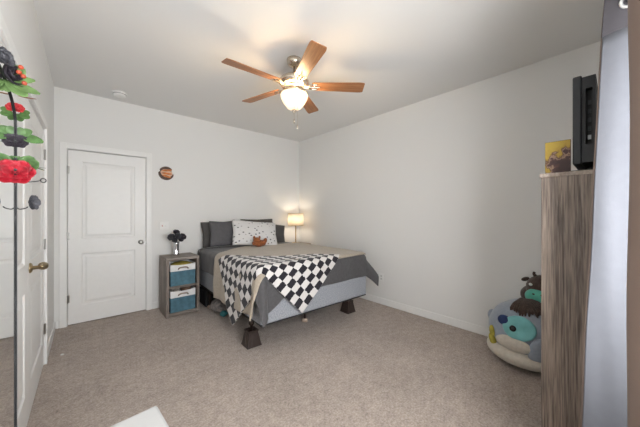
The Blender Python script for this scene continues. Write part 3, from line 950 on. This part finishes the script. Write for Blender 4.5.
# ---------------------------------------------------------------- tall cabinet, TV, picture block (right)
CX0, CX1, CY0, CY1, CZ = 1.80, 2.62, -0.19, 0.264, 1.515
m_oak = wood('weathered_oak', (0.085, 0.062, 0.05), (0.36, 0.285, 0.23), 'Z', scale=26, stretch=26, rough=0.5, knots=1.2)
m_oakt = wood('weathered_oak_top', (0.26, 0.20, 0.16), (0.50, 0.42, 0.35), 'X', scale=13, stretch=11, rough=0.5)
ca = thing('cabinet', 'tall weathered grey oak cabinet by the curtain with a TV on top', 'cabinet', (CX0, CY0, 0))
cwid, cdep = CX1 - CX0, CY1 - CY0
obj('side_panel', box(BM(), 0, 0.02, 0, cdep, 0, CZ - 0.02), m_oak, ca, bevel=0.0015)
obj('side_panel', box(BM(), cwid - 0.02, cwid, 0, cdep, 0, CZ - 0.02), m_oak, ca, bevel=0.0015)
obj('top', box(BM(), -0.004, cwid + 0.004, 0, cdep + 0.006, CZ - 0.02, CZ), m_oakt, ca, bevel=0.002)
obj('back_panel', box(BM(), 0.02, cwid - 0.02, 0, 0.012, 0.06, CZ - 0.02), m_oak, ca)
obj('plinth', box(BM(), 0.02, cwid - 0.02, cdep - 0.05, cdep - 0.02, 0, 0.06), m_oak, ca)
for k in range(5):
    z = 0.065 + k * 0.285
    dw = obj('drawer', box(BM(), 0.024, cwid - 0.024, cdep - 0.40, cdep - 0.002, z, z + 0.278), m_oak, ca, bevel=0.002)
    for x in (0.22, cwid - 0.22):
        obj('knob', blob(BM(), (x, cdep + 0.010, z + 0.14), (0.014, 0.013, 0.014), u=12, v=8), m_black, dw, smooth=True)

m_tv = M('tv_plastic', (0.010, 0.011, 0.013), 0.5, var=0.1)
m_tvg = M('tv_edge_plastic', (0.022, 0.025, 0.03), 0.45, var=0.1)
m_scr = M('tv_screen', (0.01, 0.01, 0.012), 0.12, var=0.05)
m_void = M('black_recess', (0.006, 0.006, 0.006), 0.7, var=0.1)
tv = thing('television', 'black flat television on the oak cabinet, seen from its edge', 'television', (1.90, 0.0, CZ))
tz0, tz1 = 0.045, 0.50
# bezel slab (screen faces +Y)
obj('bezel', box(BM(), 0, 0.72, 0.118, 0.152, tz0, tz1), m_tvg, tv, bevel=0.006)
obj('screen', box(BM(), 0.025, 0.695, 0.151, 0.1535, tz0 + 0.03, tz1 - 0.025), m_scr, tv)
bm = BM()
# back cover built as a shell with a recessed bay on its near edge
bx0, bx1, by0, by1, bz0, bz1 = 0.008, 0.712, 0.068, 0.118, tz0 + 0.008, tz1 - 0.01
rx = 0.05; rz0, rz1 = tz0 + 0.10, tz1 - 0.07; ry0, ry1 = 0.080, 0.104
box(bm, bx0 + rx, bx1, by0, by1, bz0, bz1)
box(bm, bx0, bx0 + rx, by0, by1, bz0, rz0); box(bm, bx0, bx0 + rx, by0, by1, rz1, bz1)
box(bm, bx0, bx0 + rx, by0, ry0, rz0, rz1); box(bm, bx0, bx0 + rx, ry1, by1, rz0, rz1)
obj('back_cover', bm, m_tv, tv)
ib = obj('input_bay', box(BM(), bx0 + rx - 0.006, bx0 + rx + 0.001, ry0, ry1, rz0, rz1), m_void, tv)
for k in range(5):
    z = rz0 + 0.03 + k * 0.045
    obj('port', box(BM(), bx0 + rx - 0.012, bx0 + rx - 0.006, ry0 + 0.006, ry1 - 0.006, z, z + 0.022), m_tvg if k else M('white_sticker', (0.55, 0.55, 0.55), 0.5, var=0.05), ib)
bm = BM()
box(bm, 0.25, 0.47, 0.085, 0.125, 0.018, tz0 + 0.05)
obj('stand_neck', bm, m_tv, tv)
obj('stand_base', box(BM(), 0.02, 0.70, 0.035, 0.165, 0, 0.018), m_tv, tv, bevel=0.005)

def print_mat():
    m = M('printed_picture', (0.5, 0.35, 0.05), 0.5)
    n = m.node_tree.nodes; l = m.node_tree.links
    tc = n.new('ShaderNodeTexCoord')
    t = n.new('ShaderNodeTexNoise'); t.inputs['Scale'].default_value = 22; t.inputs['Detail'].default_value = 5
    l.new(tc.outputs['Object'], t.inputs['Vector'])
    sp = n.new('ShaderNodeSeparateXYZ'); l.new(tc.outputs['Object'], sp.inputs[0])
    ma = n.new('ShaderNodeMath'); ma.operation = 'MULTIPLY_ADD'; ma.inputs[1].default_value = 2.2; ma.inputs[2].default_value = -0.15
    l.new(sp.outputs['Z'], ma.inputs[0])
    mb = n.new('ShaderNodeMath'); mb.operation = 'MULTIPLY_ADD'; mb.inputs[1].default_value = 2.0
    l.new(sp.outputs['Y'], mb.inputs[0]); l.new(ma.outputs[0], mb.inputs[2])
    ad = n.new('ShaderNodeMath'); ad.operation = 'ADD'
    l.new(mb.outputs[0], ad.inputs[0]); l.new(t.outputs['Fac'], ad.inputs[1])
    r = n.new('ShaderNodeValToRGB'); r.color_ramp.interpolation = 'LINEAR'
    e = r.color_ramp.elements
    e[0].position = 0.36; e[0].color = (0.05, 0.02, 0.018, 1)
    e[1].position = 0.74; e[1].color = (0.55, 0.38, 0.05, 1)
    x = e.new(0.46); x.color = (0.09, 0.035, 0.03, 1)
    x = e.new(0.50); x.color = (0.42, 0.27, 0.18, 1)
    x = e.new(0.54); x.color = (0.10, 0.04, 0.03, 1)
    x = e.new(0.60); x.color = (0.50, 0.32, 0.04, 1)
    l.new(ad.outputs[0], r.inputs['Fac']); l.new(r.outputs['Color'], n['Principled BSDF'].inputs['Base Color'])
    return m
pc = thing('picture_block', 'small yellow and dark printed picture block standing behind the television', 'picture', (1.885, 0.208, CZ))
obj('block', box(BM(), 0.0, 0.02, -0.050, 0.052, 0, 0.178), M('block_edge', (0.10, 0.06, 0.04), 0.6, var=0.1), pc)
obj('print', box(BM(), -0.0012, 0.0, -0.049, 0.051, 0.002, 0.176), print_mat(), pc)

# ---------------------------------------------------------------- curtain and rod
m_cur = bpy.data.materials.new('taupe_curtain')
m_cur.use_nodes = True
n = m_cur.node_tree.nodes; l = m_cur.node_tree.links
b = n['Principled BSDF']
b.inputs['Base Color'].default_value = (0.17, 0.118, 0.09, 1); b.inputs['Roughness'].default_value = 0.85
b.inputs['Sheen Weight'].default_value = 0.2
tl = n.new('ShaderNodeBsdfTranslucent'); tl.inputs['Color'].default_value = (0.22, 0.18, 0.16, 1)
mx = n.new('ShaderNodeMixShader'); mx.inputs[0].default_value = 0.28
tc = n.new('ShaderNodeTexCoord'); wv = n.new('ShaderNodeTexNoise'); wv.inputs['Scale'].default_value = 300
l.new(tc.outputs['Object'], wv.inputs['Vector'])
bp = n.new('ShaderNodeBump'); bp.inputs['Strength'].default_value = 0.15; bp.inputs['Distance'].default_value = 0.002
l.new(wv.outputs['Fac'], bp.inputs['Height']); l.new(bp.outputs['Normal'], b.inputs['Normal'])
l.new(b.outputs[0], mx.inputs[1]); l.new(tl.outputs[0], mx.inputs[2]); l.new(mx.outputs[0], n['Material Output'].inputs[0])

ROD_Y, ROD_Z = -0.032, 2.083
m_head = M('skylit_header', (0.062, 0.057, 0.064), 0.85, var=0.05, bump=0.15, bscale=250, dist=0.002)  # taupe header fabric; its dark skylit mauve is put into the colour
m_lin = M('pale_lining', (0.118, 0.122, 0.138), 0.85, var=0.03, scale=30, bump=0.15, bscale=250, dist=0.002)
m_grom = M('pale_grommet', (0.75, 0.75, 0.74), 0.3, 0.6, var=0.03)
def curtain(label, prof_t, prof_b, lining=True):
    st_, sb_ = spline([(x, y, 0) for x, y in prof_t], 14), spline([(x, y, 0) for x, y in prof_b], 14)
    NZ = 44
    cur = thing('curtain', label, 'curtain', (0, 0, 0), group='taupe curtain panels')
    def sheet(off, lo_z=0.03, hi_z=2.135, skip=0):
        bm = BM()
        g = []
        for j in range(NZ + 1):
            f = j / NZ
            z = hi_z + (lo_z - hi_z) * f
            row = []
            f = (2.135 - z) / 2.105
            e = f ** 0.85
            P = [a.lerp(c, e) for a, c in zip(st_, sb_)]
            for k, p in enumerate(P):
                if k < skip: continue
                d = (P[min(k + 1, len(P) - 1)] - P[max(k - 1, 0)]).normalized()
                w1 = 0.006 * noise.noise(Vector((p.x * 12, z * 2.2, 1.0))) * min(1, f * 4)
                w2 = 0.010 * noise.noise(Vector((p.y * 14, z * 1.6, 4.0))) * min(1, f * 3)
                q = p + Vector((w1 + w2, w1, 0)) + Vector((d.y, -d.x, 0)) * off
                row.append(bm.verts.new((q.x, q.y, z)))
            g.append(row)
        for j in range(NZ):
            for i in range(len(g[0]) - 1):
                bm.faces.new((g[j][i], g[j][i + 1], g[j + 1][i + 1], g[j + 1][i]))
        return bm
    obj('panel', sheet(0), m_cur, cur, smooth=True, solid=0.002, soff=0)
    if lining:
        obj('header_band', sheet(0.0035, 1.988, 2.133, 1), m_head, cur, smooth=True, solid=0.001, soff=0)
        obj('lining', sheet(0.0035, 0.05, 1.99, 2), m_lin, cur, smooth=True, solid=0.001, soff=0)
    for a, c in zip(st_, st_[1:]):
        if (a.y - ROD_Y) * (c.y - ROD_Y) < 0:
            mid = a.lerp(c, 0.5); d = (c - a).normalized()
            nrm = Vector((d.y, -d.x, 0)) * 0.004
            pts = [mid + nrm + Vector((0, 0, ROD_Z)) + (d * math.cos(2 * PI * k / 28) + Vector((0, 0, 1)) * math.sin(2 * PI * k / 28)) * 0.021 for k in range(28)]
            obj('grommet', tube(BM(), pts, 0.0055, 8, closed=True), m_grom, cur, smooth=True)
curtain('taupe grommet curtain panel with pale lining hanging next to the oak cabinet',
        [(1.505, .031), (1.485, -.03), (1.495, -.10), (1.545, -.145), (1.61, -.05), (1.66, .02), (1.70, -.05), (1.745, -.12)],
        [(1.485, .112), (1.475, .03), (1.495, -.08), (1.545, -.145), (1.61, -.03), (1.67, .05), (1.71, -.04), (1.75, -.12)])
curtain('taupe curtain panel gathered in the foreground at the picture right edge',
        [(0.80, -.10), (0.86, -.12), (0.92, -.05), (0.955, -.0195), (0.985, -.05), (1.0, -.12)],
        [(0.80, -.10), (0.86, -.12), (0.92, -.05), (0.955, -.0195), (0.985, -.05), (1.0, -.12)], lining=False)
rod = thing('curtain_rod', 'dark metal curtain rod threaded through the taupe curtain', 'curtain rod', (0, 0, 0))
bm = BM()
tube(bm, [(-0.05, ROD_Y, ROD_Z), (1.76, ROD_Y, ROD_Z)], 0.0095, 12)
obj('pole', bm, m_black, rod, smooth=True)
for x in (-0.03, 1.745):
    obj('bracket', box(BM(), x - .006, x + .006, YF, ROD_Y, ROD_Z - 0.022, ROD_Z - 0.010), m_black, rod)
for x in (-0.065, 1.772):
    obj('finial', blob(BM(), (x, ROD_Y, ROD_Z), (0.02, 0.016, 0.016), u=14, v=10), m_black, rod, smooth=True)

# ---------------------------------------------------------------- plush toys between cabinet and right wall
m_pl_g = M('grey_blue_plush', (0.30, 0.34, 0.40), 0.95, var=0.06, scale=40, bump=0.3, bscale=120, dist=0.004, sheen=0.3)
m_pl_c = M('cream_plush', (0.62, 0.57, 0.49), 0.95, var=0.06, scale=40, bump=0.3, bscale=120, dist=0.004, sheen=0.3)
m_pl_t = M('aqua_plush', (0.20, 0.50, 0.50), 0.95, var=0.18, scale=9, bump=0.3, bscale=120, dist=0.004, sheen=0.3)
m_pl_n = M('navy_plush', (0.012, 0.03, 0.11), 0.8, var=0.2)
m_pl_y = M('yellow_plush', (0.42, 0.36, 0.06), 0.95, var=0.2)
m_pl_b = M('brown_plush_fur', (0.060, 0.038, 0.030), 0.95, var=0.3, scale=50, bump=0.6, bscale=90, dist=0.008, sheen=0.2)
m_pl_m = M('mint_plush', (0.12, 0.46, 0.36), 0.95, var=0.12, sheen=0.3)
m_eye = M('glossy_black', (0.008, 0.008, 0.01), 0.15, var=0.1)

PC = Vector((2.905, 0.53, 0.275))
PR = Vector((0.275, 0.275, 0.272))
# local axes: face towards the camera
fd = Vector((-PC.x, -PC.y * 0 + 0.0, 0)).normalized()
def onbody(az, el, k=1.0):
    """point on the big plush: az degrees from -X (positive towards +Y, picture left), el up"""
    d = Vector((-math.cos(R(az)) * math.cos(R(el)), math.sin(R(az)) * math.cos(R(el)), math.sin(R(el))))
    return Vector((d.x * PR.x, d.y * PR.y, d.z * PR.z)) * k, d
def patch(par, name, az, el, r, th, mat, k=1.0):
    p, d = onbody(az, el, k)
    nrm = Vector((d.x / PR.x, d.y / PR.y, d.z / PR.z)).normalized()
    bm = BM()
    blob(bm, (0, 0, 0), (r[0], r[1], th), u=20, v=12)
    o = obj(name, bm, mat, par, smooth=True, loc=p)
    # local Y up the body, Z outward
    up = Vector((0, 0, 1)); x = up.cross(nrm).normalized(); y = nrm.cross(x)
    o.rotation_euler = Matrix((x, y, nrm)).transposed().to_euler()
    return o
big = thing('plush_toy', 'large round grey-blue plush animal with aqua eye patches on the carpet', 'plush toy', PC)
bm = BM()
blob(bm, (0, 0, 0), PR, u=40, v=28, nz=0.03, ns=1.6, flat=-0.268)
obj('body', bm, m_pl_g, big, smooth=True)
bm = BM()
blob(bm, (-0.02, 0, -0.165), (0.282, 0.288, 0.11), u=40, v=20, flat=-0.270)
obj('belly', bm, m_pl_c, big, smooth=True)
patch(big, 'eye_patch', 0, 20, (0.115, 0.098), 0.020, m_pl_t, 0.97)
patch(big, 'nose', 27, 26, (0.052, 0.042), 0.03, m_pl_n)
patch(big, 'eye', 8, 17, (0.026, 0.026), 0.014, m_eye, 1.03)
patch(big, 'cheek', 50, -4, (0.035, 0.05), 0.02, m_pl_y, 1.0)
patch(big, 'mouth', 8, -10, (0.13, 0.065), 0.03, m_pl_c, 0.98)
patch(big, 'arm', -30, -14, (0.085, 0.13), 0.035, m_pl_g, 1.02)
patch(big, 'arm', 50, -20, (0.035, 0.06), 0.03, m_pl_y, 1.03)
for yy, zz in ((0.245, 0.07), (-0.20, 0.20)):
    obj('ear', blob(BM(), (-0.02, yy, zz), (0.035, 0.045, 0.055), nz=0.06), m_pl_g, big, smooth=True)

bro = thing('plush_toy', 'brown plush animal with mint muzzle perched atop the grey-blue plush', 'plush toy', (3.03, 0.455, 0.500))
bm = BM()
blob(bm, (0.05, 0.0, 0.06), (0.13, 0.15, 0.10), nz=0.05)
obj('body', bm, m_pl_b, bro, smooth=True)
hd_ = obj('head', blob(BM(), (-0.02, -0.02, 0.145), (0.105, 0.115, 0.115), nz=0.03), m_pl_b, bro, smooth=True)
mz = obj('muzzle', blob(BM(), (-0.105, 0.0, 0.085), (0.055, 0.088, 0.068), nz=0.03), m_pl_m, bro, smooth=True)
for y in (0.028, -0.028):
    obj('nostril', blob(BM(), (-0.158, -0.01 + y, 0.115), (0.006, 0.010, 0.007), u=10, v=8), m_pl_b, mz, smooth=True)
for y in (0.045, -0.07):
    obj('eye', blob(BM(), (-0.112, y, 0.185), (0.012, 0.014, 0.012), u=12, v=8), M('eye_white', (0.7, 0.7, 0.68), 0.4, var=0.03), hd_, smooth=True)
for y, s in ((0.10, 1), (-0.13, -1)):
    obj('ear', blob(BM(), (-0.01, y, 0.205), (0.016, 0.034, 0.018), (R(-25 * s), 0, 0), u=14, v=10), m_pl_b, hd_, smooth=True)
for y, s in ((0.02, 1), (-0.06, -1)):
    bm = BM(); tube(bm, spline([(-0.02, y, 0.24), (-0.03, y + 0.015 * s, 0.265), (-0.035, y + 0.01 * s, 0.285)], 4), [0.014] * 4 + [0.011] * 4 + [0.005], 10)
    obj('horn', bm, m_pl_b, hd_, smooth=True)
# shaggy mane hanging in front over the grey plush
bm = BM()
for k in range(20):
    az = 23 - 4.8 * k
    el1 = 44 + rnd.uniform(-4, 5) + 0.25 * abs(k - 6)
    pts = []
    for e in (80, 70, 60, 52, el1):
        p, d = onbody(az + rnd.uniform(-2, 2), e, 1.045 if e > el1 else 1.03)
        pts.append(PC + p - bro.location)
    tube(bm, spline(pts, 4), [0.017] * 9 + [0.015] * 5 + [0.010, 0.007, 0.003], 8)
obj('mane', bm, m_pl_b, bro, smooth=True)

# ---------------------------------------------------------------- white table corner, scrap on the carpet
m_wt = M('white_laminate', (0.48, 0.478, 0.47), 0.45, var=0.01)
tb = thing('side_table', 'small white table whose corner shows at the bottom of view', 'table', (0.197, 1.116, 0), (0, 0, R(4.5)))
TZ = 0.612
obj('tabletop', box(BM(), -0.36, 0, -0.60, 0, TZ - 0.03, TZ), m_wt, tb, bevel=0.012, seg=3)
bm = BM()
for q in ((-0.34, -0.02, -0.035, -0.02), (-0.34, -0.02, -0.58, -0.565), (-0.34, -0.325, -0.565, -0.035), (-0.035, -0.02, -0.565, -0.035)):
    box(bm, q[0], q[1], q[2], q[3], TZ - 0.10, TZ - 0.03)
obj('apron', bm, m_wt, tb)
for x in (-0.33, -0.03):
    for y in (-0.57, -0.03):
        obj('leg', box(BM(), x - .016, x + .016, y - .016, y + .016, 0, TZ - 0.03), m_wt, tb)
tag(obj('paper_scrap', blob(BM(), (0, 0, 0.006), (0.014, 0.011, 0.006), u=8, v=6, nz=0.5), m_white_f, loc=(-0.155, 3.40, 0)), 'tiny white scrap lying on carpet before the double door', 'paper scrap')

# ---------------------------------------------------------------- mirror with decorated frame
MX = -0.20
m_mir = bpy.data.materials.new('mirror_silver'); m_mir.use_nodes = True
b = m_mir.node_tree.nodes['Principled BSDF']
b.inputs['Base Color'].default_value = (0.93, 0.94, 0.935, 1); b.inputs['Metallic'].default_value = 1; b.inputs['Roughness'].default_value = 0.005
mr = thing('mirror', 'tall black-framed floor mirror with flowers on it against the left wall', 'mirror', (MX, 1.160, 0))
HWm, ZS, RISE = 0.385, 1.64, 0.135
def arch(hw_, zs, rise, z0=0.02, n_=28):
    pts = [(-hw_, z0)]
    for k in range(n_ + 1):
        a = PI - PI * k / n_
        pts.append((hw_ * math.cos(a), zs + rise * math.sin(a) ** 0.9 if math.sin(a) > 0 else zs))
    pts.append((hw_, z0))
    return pts
bm = BM()
pts = arch(HWm - 0.003, ZS, RISE)
fa = [bm.verts.new((0.0, y, z)) for y, z in pts]; fb = [bm.verts.new((-0.006, y, z)) for y, z in pts]
bm.faces.new(fa); bm.faces.new(fb[::-1])
for k in range(len(pts)):
    bm.faces.new((fa[k], fb[k], fb[(k + 1) % len(pts)], fa[(k + 1) % len(pts)]))
obj('glass', bm, m_mir, mr)
bm = BM()
tube(bm, [(0.002, y, z) for y, z in arch(HWm, ZS, RISE, 0.006)], 0.0026, 8, closed=True)
fr_ = obj('frame', bm, m_black, mr, smooth=True)
bm = BM()
box(bm, -0.045, -0.006, -0.3, -0.28, 0.0, 1.5); box(bm, -0.045, -0.006, 0.28, 0.30, 0.0, 1.5)
obj('back_strut', bm, m_black, mr)
# wire hooks on the frame's edge
YE = HWm
def hook(z, d, loop=False):
    bm = BM()
    p = spline([(0.002, YE, z), (d * 0.35, YE + 0.002, z - 0.006), (d * 0.8, YE + 0.004, z - 0.002), (d, YE + 0.005, z + 0.004)], 4)
    tube(bm, p, 0.0022, 6)
    if loop:
        tube(bm, [(d + 0.008 + 0.008 * math.cos(2 * PI * k / 14), YE + 0.005, z + 0.004 + 0.008 * math.sin(2 * PI * k / 14)) for k in range(14)], 0.0022, 6, closed=True)
    obj('hook', bm, m_black, mr, smooth=True)
YW = 1.160 + YE
def zpix(y, t=1.09): return CAM_H + (213.5 - y) / 264 * t
hook(zpix(182), 0.066, True)
hook(zpix(208), 0.032)
hook(zpix(141), 0.03)

def leafm(bm, ln, wd, mt, mi=0):
    petal(bm, ln, wd * 1.25, 0.45, mt, 10, 4, cup=0.25, mi=mi, tip=1.0)
def flower(label, cat, d, z, r, mat, layers=None, face=(1, -0.55, 0.15), dy=0.0, leaves=(), lmat=None, name='artificial_flower'):
    """bloom fixed to the mirror frame's far edge; d = how far it stands out"""
    loc = Vector((MX + d, YW + dy, z))
    t = thing(name, label, cat, loc, group='artificial flowers on the mirror frame')
    if r:
        obj('bloom', bloom_bm(r, layers) if layers else bloom_bm(r), mat, t, smooth=True, rot=aim(face), solid=0.0012)
    for (az, el, ln, wd, ox, oz) in leaves:
        bm = BM()
        # az measured in the X-Z plane as seen from the camera: 0 = outward (+X), 90 = up
        dirv = Vector((math.cos(R(az)) * math.cos(R(el)), -math.sin(R(el)), math.sin(R(az)) * math.cos(R(el))))
        q = dirv.to_track_quat('X', 'Z')
        nrm = Vector((0.25, -1, 0.25))
        x = dirv.normalized(); zz = (nrm - x * nrm.dot(x)).normalized(); yv = zz.cross(x)
        mt = Matrix((x, yv, zz)).transposed().to_4x4()
        mt.translation = Vector((ox, 0.004, oz))
        leafm(bm, ln, wd, mt)
        obj('leaf', bm, lmat or m_leaf, t, smooth=True, solid=0.0008)
    return t
POIN = ((6, 1.0, 4), (5, 0.72, 16), (4, 0.3, 55))
flower('small coral-red artificial rose high on the black mirror frame', 'flower', 0.003, zpix(116), 0.027, m_rose, face=(.2, -1, .35), dy=0.006,
       leaves=((-30, 10, 0.036, 0.024, 0.004, -0.014), (-75, 5, 0.034, 0.022, 0.0, -0.014), (10, 8, 0.030, 0.020, 0.008, -0.010)))
flower('dark plum artificial flower with broad green leaves below the coral rose', 'flower', 0.004, zpix(146), 0.032, m_dpet, POIN, face=(.25, -1, .1), dy=0.006,
       leaves=((-22, 5, 0.075, 0.030, 0.004, 0.028), (28, 0, 0.042, 0.026, 0.004, 0.030), (75, 0, 0.04, 0.028, 0.0, 0.02)))
flower('red artificial poinsettia with green leaves midway down the mirror frame', 'flower', 0.003, zpix(176), 0.058, m_redp, POIN, face=(.15, -1, .22), dy=0.008,
       leaves=((66, 5, 0.060, 0.042, 0.016, 0.020), (40, 10, 0.055, 0.034, 0.020, 0.020), (96, 5, 0.050, 0.036, 0.004, 0.02)), lmat=m_leaf)
flower('black artificial flower on the lowest wire hook of the mirror', 'flower', 0.038, zpix(203), 0.034, m_bpet, POIN, face=(1, -.5, .1))
# twig and sprig
t = thing('artificial_twig', 'thin dark twig standing out of mirror frame above the wire loop', 'twig', (MX + 0.002, YW, zpix(167)))
obj('stem', tube(BM(), spline([(0, 0, 0.004), (0.03, 0.003, 0.0), (0.075, 0.006, -0.016)], 5), 0.002, 6), m_stem, t)
bm = BM(); petal(bm, 0.03, 0.008, 0.3, Matrix.Translation((0.05, 0.003, -0.006)) @ Matrix.Rotation(R(12), 4, 'Y')); obj('leaf', bm, m_stem, t, solid=0.0008)
t = thing('artificial_twig', 'small reddish twig just above the coral rose on mirror frame', 'twig', (MX + 0.002, YW, zpix(104)))
bm = BM(); petal(bm, 0.05, 0.014, 0.4, Matrix.Translation((0.004, 0.0, 0.004)) @ Matrix.Rotation(R(10), 4, 'Y')); obj('leaf', bm, M('reddish_leaf', (0.25, 0.12, 0.07), 0.6, var=0.4), t, solid=0.0008)
# cluster on top of the arch
def top_flower(label, y, z, d, r, mat, leaves=(), face=(1, -.7, .2), layers=None):
    t = flower(label, 'flower', d, z, r, mat, layers, face, dy=y - YW, leaves=leaves, lmat=m_leaf2)
    return t
TY = 1.36
top_flower('plum-black artificial bloom in the cluster on the mirror top', TY, zpix(75, 0.88), 0.0, 0.05, m_dpet,
           leaves=((48, 0, 0.055, 0.036, 0.008, -0.002), (5, 0, 0.068, 0.022, 0.006, -0.008), (-25, 0, 0.085, 0.024, 0.006, -0.014), (-50, 0, 0.068, 0.034, 0.004, -0.014), (-85, 0, 0.045, 0.025, 0.0, -0.012)))
top_flower('charcoal artificial bloom with red centre at the top of mirror cluster', TY - 0.04, zpix(62, 0.87), -0.012, 0.042, m_bpet)
t = thing('berry_sprig', 'orange-red artificial berries in the mirror-top flower cluster', 'berries', (MX + 0.02, TY - 0.02, zpix(75, 0.88)), group='artificial flowers on the mirror frame')
for k, (bx_, bz_) in enumerate(((0.022, 0.022), (0.028, -0.006), (0.030, -0.028), (0.018, 0.004))):
    obj('berry', blob(BM(), (bx_, -0.03, bz_), (0.007, 0.007, 0.007), u=12, v=8), m_berry, t, smooth=True)
obj('stem', tube(BM(), [(0.0, 0.0, 0.0), (0.02, -0.028, 0.0)], 0.0015, 6), m_stem, t)
